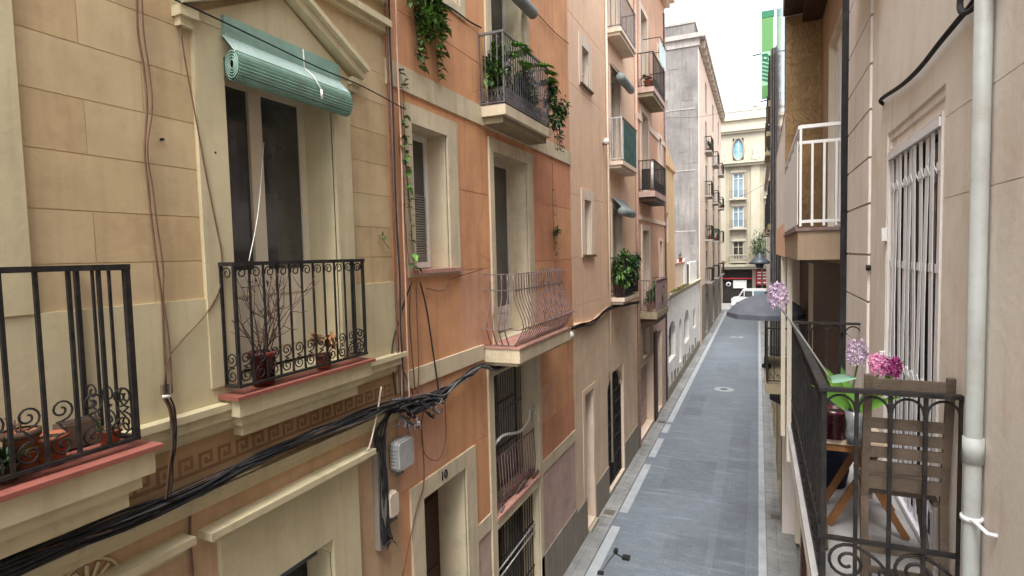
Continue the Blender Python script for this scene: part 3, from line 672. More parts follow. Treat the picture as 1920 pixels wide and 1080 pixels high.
# lower barred opening
w = window(hs, XL, 1, 7.80, 9.68, .27, 2.48, .35, 'old_wood', .06, 1, gm='glass', panebar=(1.2,))
d = MB()
for k in range(16): d.tube([(XL-.12, 7.87+k*.116, .27), (XL-.12, 7.87+k*.116, 2.48)], .010, 'iron', 5)
for zz in (.9, 1.75): d.bar((XL-.12, 7.80, zz), (XL-.12, 9.68, zz), .012, .03, 'iron')
for zz in (.62, 1.52, 1.66): d.tube([(XL-.09, 7.82, zz), (XL-.09, 9.66, zz+.06)], .014, 'white_iron', 6)
d.build('grille', w)
t = thing('scrap_wood', 'pieces of broken wood and wire piled on the sill of the barred window', 'scrap wood', (XL+.0, 8.7, 2.69))
for k in range(9):
    d = MB(); p = Vector((XL-.04+random.uniform(-.14, .07), 7.95+k*.18, 2.70+random.uniform(0, .05))); d.bar(p, p+Vector((random.uniform(-.06, .06), random.uniform(.2, .45), random.uniform(.0, .14))), .035, .018, random.choice(['chair_wood', 'grey_iron', 'terracotta', 'old_wood'])); d.build('stick', t)
# bulging balcony
y0, y1, o_ = 7.55, 10.0, .58
d = MB(); d.box(XL, XL+o_, y0, y1, 5.20, 5.405, C); d.box(XL, XL+o_-.06, y0+.06, y1-.06, 5.14, 5.199, C); b = d.build('balcony', hs)
d = MB(); d.box(XL+.002, XL+o_+.015, y0-.015, y1+.015, 5.406, 5.43, 'pink_tile'); d.build('floor_tiles', b)
d = MB()
def bulge(z): # offset outward of the bar at height z above slab
    u = (z-.02)/1.08
    return max(0., min(u/.24, 1.))**.8*.15*(1 if u < .24 else (.5+.5*math.cos(min(1, (u-.24)/.5)*math.pi)))
zs = [.02, .10, .18, .28, .40, .52, .64, .76, .86, .98, 1.08]
def pts_at(px, py, nx, ny): return [Vector((px+nx*bulge(z), py+ny*bulge(z), 5.43+z)) for z in zs]
fx = XL+o_-.10
n = 22
for k in range(n+1):
    yy = y0+.06+(y1-y0-.12)*k/n; P = pts_at(fx, yy, 1, 0); d.tube(P, .0105, 'rust_iron', 5)
    q = P[-1]; d.tube([q, q+Vector((.03, 0, .0)), q+Vector((.045, 0, -.03)), q+Vector((.03, 0, -.05))], .007, 'rust_iron', 5)
for k in range(1, 5):
    for yy, ny in ((y0+.06, -1), (y1-.06, 1)):
        d.tube(pts_at(XL+(fx-XL)*k/5, yy, 0, ny), .0105, 'rust_iron', 5)
for z in (.02, .28, .84, 1.08):
    o = bulge(z); P = [(XL, y0+.06-o, 5.43+z), (fx+o, y0+.06-o, 5.43+z), (fx+o, y1-.06+o, 5.43+z), (XL, y1-.06+o, 5.43+z)]
    for i in range(3): d.bar(P[i], P[i+1], .022, .014, 'rust_iron' if z < .5 else 'grey_iron')
d.build('railing', b)
# upper balcony
y0, y1 = 7.62, 9.58; o_ = .42
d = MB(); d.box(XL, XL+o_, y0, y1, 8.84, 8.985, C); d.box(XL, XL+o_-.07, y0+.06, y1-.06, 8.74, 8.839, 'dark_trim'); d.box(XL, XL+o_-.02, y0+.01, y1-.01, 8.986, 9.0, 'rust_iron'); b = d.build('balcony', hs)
d = MB(); xf = XL+o_-.03
rail_run(d, (XL, y0+.03), (xf, y0+.03), 9.03, 10.03, .10, .013, 'grey_iron', .22)
rail_run(d, (xf, y0+.03), (xf, y1-.03), 9.03, 10.03, .09, .013, 'grey_iron', .22)
rail_run(d, (xf, y1-.03), (XL, y1-.03), 9.03, 10.03, .10, .013, 'grey_iron', .22); d.build('railing', b)
# plants of the upper balcony
G = 'plants on the salmon house upper balcony'
def strap(mb, c): blades(mb, c, 80, .68, .05, 'leaf_dark', 1.2)
def dark(mb, c): bush(mb, c+Vector((.02, 0, .32)), (.22, .30, .42), 560, .12, ['leaf_dark', 'leaf', 'leaf', 'leaf_bright'])
def fan(mb, c):
    twigs(mb, c, 4, .55, .4)
    for a in range(11):
        th = a/11*2*math.pi; q = c+Vector((.16*math.cos(th)+.06, .22*math.sin(th), random.uniform(.5, .85)))
        for k in range(9): leaf(mb, q, Vector((math.cos(th+(k-4)*.28), math.sin(th+(k-4)*.28), .25)), .26, .075, 'leaf_bright', .35)
for i, (y, fo, r_, lab) in enumerate(((7.85, dark, .12, 'dark bushy plant at the left corner of the salmon house upper balcony'), (8.22, fan, .13, 'plant with bright fingered leaves above the left of the upper salmon balcony'), (8.62, strap, .14, 'strap-leaved dark plant in the middle of the upper salmon balcony'), (9.0, dark, .13, 'dark bushy plant right of the strap-leaved one on the upper salmon balcony'), (9.38, fan, .13, 'plant with bright fingered leaves over the right end of the upper salmon balcony'))):
    pot_plant(lab, 'potted plant', (XL+.19, y, 9.0), r_, .22, 'terracotta' if i % 2 else 'grey_stone', fo, G)
def trail(mb, top, length, sw, n, L, m, lean=0.):
    P = [Vector(top)]; k = 12
    for i in range(k): P.append(P[-1]+Vector((random.uniform(-.004, .006), random.uniform(-sw, sw)+lean/k, -length/k)))
    mb.tube(P, .004, 'twig', 4)
    for _ in range(n):
        p = random.choice(P); l = L*random.uniform(.6, 1.4); leaf(mb, p+Vector((random.uniform(0, .03), random.uniform(-.03, .03), random.uniform(-.03, .03))), Vector((random.uniform(.2, 1), random.uniform(-1, 1), random.uniform(-.6, .5))), l, l*.75, m, .3)
d = MB(); bush(d, (XL+.50, 9.66, 9.45), (.18, .28, .46), 420, .11, ['leaf', 'leaf_dark'], -.2); 
for k in range(5): trail(d, (XL+.46+k*.02, 9.62+k*.05, 9.4), .75, .03, 20, .07, 'leaf_dark')
tag(d.build('hanging_plant', None, (XL+.4, 9.6, 9.4)), 'leafy plant spilling over the right end of the upper salmon balcony', 'hanging plant')
# vines
d = MB()
for k in range(9): trail(d, (XL+.05, 5.75+k*.085, 10.15), random.uniform(.5, 1.15), .03, 34, .10, ['leaf_bright', 'leaf', 'leaf'][k % 3])
bush(d, (XL+.12, 6.12, 9.85), (.12, .46, .36), 330, .12, ['leaf', 'leaf_bright'], -.1)
tag(d.build('vine', None, (XL, 6.1, 10)), 'thick green vine hanging down the salmon wall at the top of the picture', 'vine')
d = MB()
for k, (y, z, ln) in enumerate(((5.50, 8.9, 2.2), (5.56, 8.75, 1.9), (5.47, 8.3, 1.6))): trail(d, (XL+.05, y, z), ln, .022, 26, .085, ['leaf', 'leaf_bright', 'leaf'][k], .05)
tag(d.build('vine', None, (XL, 5.5, 8.9)), 'thin vine climbing beside the pipes between the tan and the salmon house', 'vine')
d = MB(); trail(d, (XL+.04, 10.72, 8.6), 1.75, .012, 16, .06, 'leaf', -.05); bush(d, (XL+.10, 10.78, 7.25), (.07, .12, .12), 46, .10, 'leaf'); trail(d, (XL+.05, 10.72, 7.25), .5, .03, 12, .06, 'leaf_dark')
tag(d.build('hanging_plant', None, (XL, 10.7, 7.6)), 'small tuft of ivy hanging on the salmon wall above the bulging balcony', 'hanging plant')
d = MB(); bush(d, (XL+.05, 5.02, 7.03), (.03, .09, .05), 10, .08, 'leaf'); d.tube([(XL+.01, 5.25, 6.9), (XL+.05, 5.02, 7.03)], .004, 'twig', 4)
tag(d.build('sprig', None, (XL, 5.1, 7)), 'single green sprig at the right edge of the tan wall', 'sprig')
# bracket lamp / rolled awning end above upper door
d = MB(); d.lathe([(0, 0), (.09, .0), (.10, .02), (.10, 1.5), (.09, 1.52), (0, 1.52)], (XL+.16, 8.0, 11.0), 'grey_blind', 14, 'y'); d.box(XL+.02, XL+.06, 8.0, 9.5, 11.05, 11.2, 'grey_blind'); tag(d.build('roller_blind', None, (XL, 8.7, 11)), 'grey blind rolled up over the upper door of the salmon house', 'roller blind')

# ================================================================== PEACH HOUSE
hp = thing('house', 'pale peach house with narrow windows and a dark arched iron gate at street level', 'house', (XL, 15.6, 0))
mb = MB(); T = 'peach_plaster'; C = 'peach_trim'; S = 'beige_stone'
ye = 19.25
r = [(11.98, ye, 0, 5.12, 0, S), (11.98, ye, 0, .92, -.03, 'grey_stone')]
r += joints([hj(11.98, ye, 4.28), hj(11.98, ye, 3.55), vj(15.0, 3.5, 5.1), vj(14.3, .95, 3.5), vj(12.5, 4.3, 5.1)], S)
r += joints([hj(11.98, 15.2, z) for z in (12.05, 10.52, 8.12, 6.70, 5.6)]+[vj(14.75, 5.2, 16)], T)
r += [(13.02, 13.60, 6.75, 8.06, .2, None), (13.02, 13.60, 10.72, 11.62, .25, None)]
for zf in (5.53, 9.27, 12.8): r.append((15.85, 16.95, zf, zf+2.5, .25, None))
r += [(12.82, 13.60, .12, 3.42, .36, None), (15.0, 17.0, .12, 3.40, .22, None)]
facade(mb, XL, 1, 11.98, ye, 0, 17, T, r, C); shell(mb, XL, 1, 11.98, ye, 0, 17, 9, T)
# swelling edge where the ground floor meets the plaster
P = [atX(x, y, XL+.03) for x, y in ((1078, 610), (1095, 608), (1112, 603), (1128, 590), (1142, 577))]; mb.tube(P, .05, T, 6)
mb.build('wall', hp); roof(hp, XL, 1, 11.98, ye, 17, 9, .4, C)
for z0, z1 in ((6.75, 8.06), (10.72, 11.62)):
    w = window(hp, XL, 1, 13.02, 13.60, z0, z1, .11, 'old_white_paint', .06, 0, trans=None if z0 < 8 else 11.1, gm='glass'); surround(w, XL, 1, 12.78, 13.84, z0-.06, z1+.24, 13.02, 13.60, z0, z1, C, .02, 'old_wood')
# narrow doorway
d = MB(); d.box(XL-.30, XL-.36, 12.82, 13.60, .12, 3.42, 'shop_dark'); d.box(XL-.28, XL-.30, 12.9, 13.5, .2, 2.3, 'brown_paint_and_shade'); o = d.build('door', hp)
surround(o, XL, 1, 12.62, 13.80, .94, 3.55, 12.82, 13.60, .94, 3.42, S, .012)
d = MB(); d.box(XL+.031, XL+.10, 12.85, 13.57, .036, .12, 'limestone'); d.build('step', o)
# arched iron gate
d = MB(); d.box(XL-.16, XL-.20, 15.0, 17.0, .12, 3.40, 'shop_dark'); o = d.build('gate', hp)
d = MB()
arch = [(15.0, 2.75)]+[(16.0-math.cos(R(a))*1.0, 2.75+.65*math.sin(R(a))) for a in range(0, 181, 15)]
pl = [(15.0, 3.40)]+[(16.0-math.cos(R(a))*1.0, 2.75+.64*math.sin(R(a))) for a in range(0, 181, 15)]+[(17.0, 3.40)]
for i in range(1, len(pl)-2):
    a_, b_ = pl[i], pl[i+1]; d.prism([a_, (a_[0], 3.405), (b_[0], 3.405), b_], lambda p: (XL-.02, *p), lambda p: (XL-.155, *p), S)
d.build('arch', o)
d = MB()
for k in range(2):
    ya = 15.03+k*.985; yb = ya+.955
    for q in (ya, yb-.05): d.box(XL-.08, XL-.13, q, q+.05, .14, 2.75, 'iron')
    for zz in (.14, .8, 1.35, 1.9, 2.35, 2.72): d.box(XL-.085, XL-.125, ya, yb, zz, zz+.05, 'iron')
    for j in range(1, 4): d.bar((XL-.105, ya+j*.24, .15), (XL-.105, ya+j*.24, 2.72), .02, .02, 'iron')
for k in range(1, 8):
    a = R(k*22.5); d.tube([(XL-.105, 16.0, 2.78), (XL-.105, 16-math.cos(a)*.97, 2.76+.62*math.sin(a))], .010, 'iron', 5)
d.build('grille', o)
# column of three balconies
def far_balcony(parent, y0, y1, z, o_, rail, m, slabm, sp=.13, th=.18, solid=None, sc=None, soff=None):
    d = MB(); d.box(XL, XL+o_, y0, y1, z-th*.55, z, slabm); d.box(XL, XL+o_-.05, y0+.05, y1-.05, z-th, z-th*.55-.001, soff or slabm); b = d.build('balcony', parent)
    d = MB(); xf = XL+o_-.03
    for p, q in (((XL, y0+.03), (xf, y0+.03)), ((xf, y0+.03), (xf, y1-.03)), ((xf, y1-.03), (XL, y1-.03))): rail_run(d, p, q, z+.07, z+rail, sp, .015, m, sc)
    d.build('railing', b)
    if solid:
        d = MB()
        for f_ in solid: f_(d, xf)
        d.build('screen', b)
    return b
far_balcony(hp, 15.4, 17.45, 12.8, .42, 1.05, 'grey_iron', C)
far_balcony(hp, 15.4, 17.45, 9.27, .42, 1.16, 'white_iron', C, solid=[lambda d, xf: d.box(xf+.012, xf+.02, 15.62, 17.3, 9.3, 10.36, 'screen_green'), lambda d, xf: d.bar((xf, 15.43, 10.43), (xf, 17.42, 10.43), .05, .05, 'rust_iron')])
far_balcony(hp, 15.4, 17.45, 5.53, .42, 1.10, 'iron', C, sc=.2)
for zf in (5.53, 9.27, 12.8):
    w = window(hp, XL, 1, 15.85, 16.95, zf+.02, zf+2.5, .18, 'old_white_paint', .09, 1, panel=zf+.6); surround(w, XL, 1, 15.68, 17.12, zf+.02, zf+2.66, 15.85, 16.95, zf+.02, zf+2.5, C, .02)
def small_blind(y0, y1, z, rr, drop, label):
    t = thing('roller_blind', label, 'roller blind', (XL, (y0+y1)/2, z), 'grey blinds of the peach house')
    d = MB(); d.lathe([(0, 0), (rr, 0), (rr, y1-y0), (0, y1-y0)], (XL+.30, y0, z-drop), 'grey_blind', 14, 'y'); d.build('roll', t)
    d = MB(); d.add([(XL+.03, y0, z), (XL+.03, y1, z), (XL+.30, y1, z-drop+rr), (XL+.30, y0, z-drop+rr), (XL+.03, y0, z-.012), (XL+.03, y1, z-.012), (XL+.30, y1, z-drop+rr-.012), (XL+.30, y0, z-drop+rr-.012)], [(0, 1, 2, 3), (4, 7, 6, 5), (0, 4, 5, 1), (1, 5, 6, 2), (2, 6, 7, 3), (3, 7, 4, 0)], 'grey_blind'); d.build('slats', t)
small_blind(15.75, 17.2, 12.05, .12, .45, 'grey roller blind under the top balcony of the peach house')
small_blind(15.75, 17.2, 8.35, .12, .42, 'grey roller blind over the plant-filled balcony of the peach house')
def lush(mb, c): bush(mb, c+Vector((.06, 0, .48)), (.32, .5, .58), 900, .15, ['leaf', 'leaf_dark', 'leaf_dark'])
def lushb(mb, c): bush(mb, c+Vector((.06, 0, .55)), (.32, .42, .55), 700, .15, ['leaf_bright', 'leaf', 'leaf'])
for y, fo, lab in ((15.72, lushb, 'light green leafy shrub at the left of the lowest peach balcony'), (16.4, lush, 'dark green leafy shrub in the middle of the lowest peach balcony'), (17.02, lush, 'dark green leafy shrub at the right end of the lowest peach balcony')):
    pot_plant(lab, 'potted plant', (XL+.2, y, 5.531), .14, .30, 'red_glaze', fo, 'shrubs on the lowest peach balcony')
# security light at the corner of the bulging balcony
t = thing('wall_lamp', 'small white lamp on the peach wall just past the bulging balcony', 'lamp', atX(1070, 628, XL))
c = atX(1070, 628, XL+.12); d = MB(); d.lathe([(0, .08), (.05, .06), (.075, 0), (.05, -.06), (0, -.075)], c, 'lamp_glass', 14); d.build('globe', t); d = MB(); d.tube([(XL, c[1], c[2]+.05), c+Vector((0, 0, .06))], .02, 'iron'); d.build('bracket', t)
c = atX(1137, 265, XL+.1); t = thing('wall_lamp', 'small lamp on the peach wall left of the green-screened balcony', 'lamp', (XL, c[1], c[2]))
d = MB(); d.lathe([(0, .09), (.06, .07), (.09, -.02), (.06, -.08), (0, -.09)], c, 'lamp_glass', 12); d.build('globe', t); d = MB(); d.tube([(XL, c[1], c[2]-.05), c+Vector((0, 0, -.09))], .03, 'iron'); d.build('bracket', t)

# ================================================================== ROSE HOUSE
hr = thing('house', 'tall rose-peach house with dark balconies and a washed-out cornice, before the low white building', 'house', (XL, 22.6, 0))
mb = MB(); T = 'rose_plaster'; C = 'peach_trim'; y0, y1 = 19.25, 26.0
r = [(y0, y1, 0, 4.3, 0, 'pink_stone'), (19.25, 19.6, 0, 2.8, -.02, 'salmon_plaster'), (22.5, 23.1, 0, 3.6, -.05, 'brown_paint_and_shade'), (y0, 22.4, 2.8, 4.2, -.01, 'ochre_wall'), (y0, y1, 7.9, 8.05, -.04, C), (y0, y1, 11.3, 11.5, -.05, C)]
for zf in (4.65, 8.8, 12.35): r.append((20.35, 21.55, zf, zf+2.9, .35, None))
for zf in (5.3, 9.6, 13.2): r.append((24.1, 24.75, zf, zf+1.9, .3, None))
r += [(19.75, 22.3, .15, 2.72, .3, None), (20.2, 21.6, 2.95, 3.95, .3, None), (23.2, 24.5, .15, 3.5, .4, None)]
facade(mb, XL, 1, y0, y1, 0, 17.5, T, r, C); shell(mb, XL, 1, y0, y1, 0, 17.5, 9, T)
mb.build('wall', hr); roof(hr, XL, 1, y0, y1, 17.5, 9, .45, C)
for zf in (4.65, 8.8, 12.35):
    w = window(hr, XL, 1, 20.35, 21.55, zf+.02, zf+2.9, .3, 'old_wood' if zf < 5 else 'old_white_paint', .09, 1, panel=zf+.7); surround(w, XL, 1, 20.1, 21.8, zf+.02, zf+3.1, 20.35, 21.55, zf+.02, zf+2.9, C, .03)
for zf in (5.3, 9.6, 13.2):
    w = window(hr, XL, 1, 24.1, 24.75, zf, zf+1.9, .22, 'old_white_paint', .07, 0, trans=zf+1.2); surround(w, XL, 1, 23.9, 24.95, zf-.08, zf+2.05, 24.1, 24.75, zf, zf+1.9, C, .03)
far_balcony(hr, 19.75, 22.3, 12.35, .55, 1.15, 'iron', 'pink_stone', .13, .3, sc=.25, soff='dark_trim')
far_balcony(hr, 19.75, 22.3, 8.85, .55, 1.05, 'iron', 'pink_stone', .13, .34, solid=[lambda d, xf: d.box(XL+.1, xf-.14, 19.795, 19.805, 8.9, 9.62, 'shop_dark'), lambda d, xf: d.box(xf-.03, xf-.02, 19.9, 22.2, 8.9, 9.25, 'shop_dark'), lambda d, xf: d.lathe([(0, 0), (.06, 0), (.06, .95), (0, .95)], (xf-.06, 19.85, 8.9), 'white_iron', 10)], soff='brown_paint_and_shade')
far_balcony(hr, 19.75, 22.4, 4.68, .58, 1.10, 'rust_iron', 'dark_trim', .10, .42, sc=.22, soff='brown_paint_and_shade')
d = MB(); d.box(XL-.28, XL-.31, 19.7, 22.35, .1, 2.72, 'pink_stone'); o = d.build('shop_shutter', hr)
d = MB()
for k in range(16): d.box(XL-.262, XL-.28, 19.76, 22.29, .2+k*.158, .29+k*.158, 'pink_stone')
d.build('slats', o)
d = MB(); d.box(XL-.28, XL-.31, 20.2, 21.6, 2.95, 3.95, 'glass'); d.bar((XL-.26, 20.9, 2.95), (XL-.26, 20.9, 3.95), .05, .05, 'old_wood'); d.build('transom', o)
d = MB(); d.box(XL-.38, XL-.42, 23.15, 24.55, .1, 3.5, 'brown_paint_and_shade'); o = d.build('door', hr); d = MB()
for k in range(2):
    for zz in (.35, 1.3, 2.3): d.box(XL-.365, XL-.38, 23.28+k*.64, 23.78+k*.64, zz, zz+.8, 'brown_paint_and_shade')
d.build('panels', o)
for y, fo, lab in ((20.1, lambda mb, c: bush(mb, c+Vector((0, 0, .2)), (.2, .25, .3), 120, .13, 'leaf_dark'), 'pot with dark foliage at the left of the lowest rose balcony'), (21.3, lambda mb, c: bush(mb, c+Vector((0, 0, .25)), (.34, .66, .5), 620, .16, ['leaf_dark', 'leaf']), 'dark green shrub in the middle of the lowest rose balcony'), (22.05, lambda mb, c: bush(mb, c+Vector((0, 0, .2)), (.2, .3, .3), 160, .14, ['leaf', 'leaf_dark']), 'green shrub at the right end of the lowest rose balcony')):
    pot_plant(lab, 'potted plant', (XL+.28, y, 4.681), .15, .32, 'terracotta', fo, 'shrubs on the lowest rose balcony')
for y, lab in ((20.2, 'round pot plant at the left of the top rose balcony'), (21.0, 'round pot plant in the middle of the top rose balcony')):
    pot_plant(lab, 'potted plant', (XL+.30, y, 12.351), .16, .32, 'terracotta', lambda mb, c: bush(mb, c+Vector((0, 0, .2)), (.2, .35, .25), 90, .13, ['leaf_dark', 'leaf_dry']), 'pots on the top rose balcony')
t = thing('laundry', 'pale green sheet hanging over the rail of the top rose balcony', 'sheet', (XL+.55, 21.6, 13.5)); 
d = MB(); n = 14
for k in range(n):
    a, b = 20.9+k*.1, 20.9+(k+1)*.1; xa, xb = XL+.56+.02*math.sin(k*1.4), XL+.56+.02*math.sin((k+1)*1.4)
    d.add([(xa, a, 13.55), (xb, b, 13.55), (xb, b, 14.3), (xa, a, 14.3), (xa-.008, a, 13.55), (xb-.008, b, 13.55), (xb-.008, b, 14.3), (xa-.008, a, 14.3)], [(0, 1, 2, 3), (7, 6, 5, 4), (0, 4, 5, 1), (3, 2, 6, 7)], 'pale_green_blind')
d.build('cloth', t)
d = MB(); d.tube([(XL, 20.85, 14.32), (XL+.6, 20.85, 14.32), (XL+.6, 22.4, 14.32), (XL, 22.4, 14.32)], .015, 'iron', 5); d.build('rail', t)
# small yellow wing behind
hy = thing('house', 'yellow-peach wing with a sloping coping beside the grey gable', 'house', (XL, 27.5, 0))
mb = MB(); facade(mb, XL-.05, 1, 26.0, 29.2, 4.75, 10.6, 'yellow_plaster', [(26.55, 27.0, 7.2, 8.5, .25, None)], 'peach_trim'); shell(mb, XL-.05, 1, 26.0, 29.2, 4.75, 10.6, 5, 'yellow_plaster'); mb.build('wall', hy)
mb = MB(); mb.add([(XL+.05, 26.0, 11.55), (XL+.05, 29.25, 10.62), (XL-4.9, 29.25, 10.62), (XL-4.9, 26.0, 11.55), (XL+.05, 26.0, 10.602), (XL+.05, 29.25, 10.602), (XL-4.9, 29.25, 10.602), (XL-4.9, 26.0, 10.602)], [(0, 1, 2, 3), (4, 7, 6, 5), (0, 4, 5, 1), (1, 5, 6, 2), (2, 6, 7, 3), (3, 7, 4, 0)], 'yellow_plaster'); mb.build('roof', hy)
window(hy, XL-.05, 1, 26.55, 27.0, 7.2, 8.5, .18, 'old_wood', .06, 0)

# ================================================================== LOW WHITE BUILDING
hw = thing('low_building', 'low white building with arched windows, mossy cornice and roof terrace wall', 'building', (XL, 33.5, 0))
mb = MB(); T = 'white_plaster'; y0, y1 = 26.0, 41.3
ARCH = ((26.5, 28.9, .25+1.45, 3.45), (32.6, 34.9, 1.6, 3.4)); 
r = [(y0, y1, 0, .5, -.03, 'grey_stone'), (26.5, 28.9, 1.6, 3.45, .3, None), (30.3, 31.3, .9, 3.2, .3, None), (32.6, 34.9, 1.55, 3.40, .3, None), (37.3, 38.9, 1.8, 3.0, .12, 'grey_stone')]
for k in range(13):
    y = 26.1+k*1.1+random.uniform(-.2, .2); r.append((y, y+random.uniform(.3, .8), .5, random.uniform(.6, 1.05), -.004, 'grey_stone'))
facade(mb, XL, 1, y0, y1, 0, 4.75, T, r, T); mb.quad((XL, y0, 4.75), (XL, y1, 4.75), (XL-6, y1, 4.75), (XL-6, y0, 4.75), T); mb.build('wall', hw)
d = MB()
for za, zb, o in ((4.55, 4.66, .06), (4.66, 4.78, .14), (4.78, 4.84, .20)): d.box(XL-.01, XL+o, y0+.004, y1-.004, za, zb, 'limestone')
d.build('cornice', hw)
d = MB(); bush(d, (XL+.13, 30, 4.87), (.09, 4.2, .06), 700, .10, 'moss', .5, droop=.1); tag(d.build('moss', None, (XL, 30, 4.85)), 'mossy growth along the cornice of the low white building', 'moss', None, 'stuff')
d = MB(); d.box(XL-.15, XL-.30, 26.0, 33.6, 4.76, 6.05, 'peach_trim'); d.box(XL-.10, XL-.35, 26.0, 33.7, 6.051, 6.15, 'pink_tile'); d.box(XL-.12, XL-.5, 33.7, 34.9, 4.76, 6.3, T); d.box(XL-.15, XL-.30, 36.8, 41.2, 4.76, 6.05, T); d.box(XL-.2, XL-.24, 34.9, 36.8, 4.77, 5.95, 'old_wood'); d.build('terrace_wall', hw)
for i, (a, b, zb, zt) in enumerate(((26.5, 28.9, 1.6, 3.45), (32.6, 34.9, 1.55, 3.40), (30.3, 31.3, .9, 3.2))):
    w = window(hw, XL, 1, a, b, zb, zt, .24, 'old_wood', .09, 1 if i < 2 else 0, trans=zb+.9 if i < 2 else None, gm='glass' if i < 2 else 'brown_paint_and_shade', name='window' if i < 2 else 'door')
    d = MB(); c = (a+b)/2; h = (b-a)/2; rz = min(.75, h*.75); N = 10
    pl = [(c-h*math.cos(math.pi*k/N), zt-rz+rz*.99*math.sin(math.pi*k/N)) for k in range(N+1)]
    for k in range(N):
        p_, q_ = pl[k], pl[k+1]; d.prism([p_, (p_[0], zt+.006), (q_[0], zt+.006), q_], lambda p: (XL-.004, *p), lambda p: (XL-.22, *p), T)
    d.build('arch', w)
for y, lab in ((27.5, 'small round pot on the terrace wall of the low white building, nearest'), (29.5, 'small round pot on the terrace wall of the low white building, second'), (32.8, 'dark pot plant at the far end of the terrace wall')):
    pot_plant(lab, 'potted plant', (XL-.22, y, 6.151), .13, .26, 'limestone' if y < 32 else 'terracotta', lambda mb, c: bush(mb, c+Vector((0, 0, .12)), (.14, .16, .16), 50, .10, 'leaf_dark'), 'pots on the terrace wall')

# ================================================================== GREY GABLE BUILDING
hg = thing('building', 'tall grey building with a bare concrete side wall and small dark balconies on the street', 'building', (XL, 54, 0))
mb = MB(); y0, y1, zt = 41.3, 67.0, 21.2
r = [(y0, y0+1.6, 0, 20.4, -.03, 'peach_trim'), (y0+1.75, y1, 0, 4.2, 0, 'grey_stone')]
cols = (47.5, 55.0, 62.5)
for c in cols:
    for zf in (4.3, 7.6, 11.0, 14.4, 17.4): r.append((c-.65, c+.65, zf+.05, zf+2.4, .3, None))
    r.append((c-1.1, c+1.1, .2, 3.4, .4, None))
facade(mb, XL, 1, y0, y1, 0, zt, 'peach_trim', r, 'pale_concrete')
Xb = XL-12
mb.quad((XL, y0, 0), (Xb, y0, 0), (Xb, y0, zt), (XL, y0, zt), 'concrete'); mb.quad((XL, y1, 0), (Xb, y1, 0), (Xb, y1, zt), (XL, y1, zt), 'concrete'); mb.quad((Xb, y0, 0), (Xb, y1, 0), (Xb, y1, zt), (Xb, y0, zt), 'concrete')
for z, h in ((8.1, .07), (12.3, .06), (16.5, .06)): mb.box(XL-.2, Xb, y0-.03, y0, z, z+h, 'pale_concrete')
rp = random.Random(9)
for k in range(26):
    x = rp.uniform(-7.6, -4.1); z = rp.uniform(5, 20); w_, h_ = rp.uniform(.3, 1.1), rp.uniform(.15, 1.3)
    mb.box(x, x+w_ if x+w_ < -3.9 else -3.9, y0-.004-.0007*k, y0, z, z+h_, rp.choice(('dark_concrete', 'concrete')))
for x in (-4.4, -5.2, -6.1, -6.9): mb.box(x, x+.05, y0-.012, y0, random.uniform(1, 9), random.uniform(14, 20), 'dark_concrete')
mb.build('wall', hg)
d = MB(); d.box(XL+.45, Xb, y0-.25, y1, zt+.002, zt+.3, 'pale_concrete'); d.box(XL+.1, Xb, y0-.06, y1-.1, zt-.5, zt+.001, 'pale_concrete')
for k in range(16): d.box(XL+.101, XL+.40, y0+.5+k*1.62, y0+.95+k*1.62, zt-.55, zt+.001, 'limestone')
d.box(XL-.25, Xb+.5, y0+.25, y1-.4, zt+.301, zt+1.15, 'concrete'); d.box(XL-.2, Xb, y0+.2, y1-.35, zt+1.151, zt+1.3, 'pale_concrete'); d.build('roof', hg)
for c in cols:
    for zf in (4.3, 7.6, 11.0, 14.4, 17.4):
        if zf > 17: 
            w = window(hg, XL, 1, c-.65, c+.65, zf+.07, zf+2.4, .25, 'old_white_paint', .1, 1); continue
        w = window(hg, XL, 1, c-.65, c+.65, zf+.07, zf+2.4, .25, 'old_wood', .1, 1)
        d = MB(); d.box(XL, XL+.5, c-1.3, c+1.3, zf-.13, zf, 'pale_concrete'); b = d.build('balcony', hg)
        d = MB(); 
        for p, q in (((XL, c-1.25), (XL+.46, c-1.25)), ((XL+.46, c-1.25), (XL+.46, c+1.25)), ((XL+.46, c+1.25), (XL, c+1.25))): rail_run(d, p, q, zf+.06, zf+1.05, .15, .022, 'iron', top=.06)
        d.build('railing', b)
    d = MB(); d.box(XL-.3, XL-.35, c-1.1, c+1.1, .1, 3.4, 'shop_dark'); d.build('door', hg)
for c, z in ((47.2, 14.4), (47.9, 7.6), (54.6, 7.6), (62.3, 11.0)):
    d = MB(); bush(d, (XL+.28, c, z+.55), (.2, .7, .55), 90, .2, ['leaf_dark', 'leaf']); d.lathe(pot_prof(.16, .3), (XL+.25, c, z+.002), 'terracotta', 10)
    tag(d.build('potted_plant', None, (XL+.25, c, z)), 'dark pot plant on a balcony of the tall grey building', 'potted plant', 'pot plants on the grey building balconies')

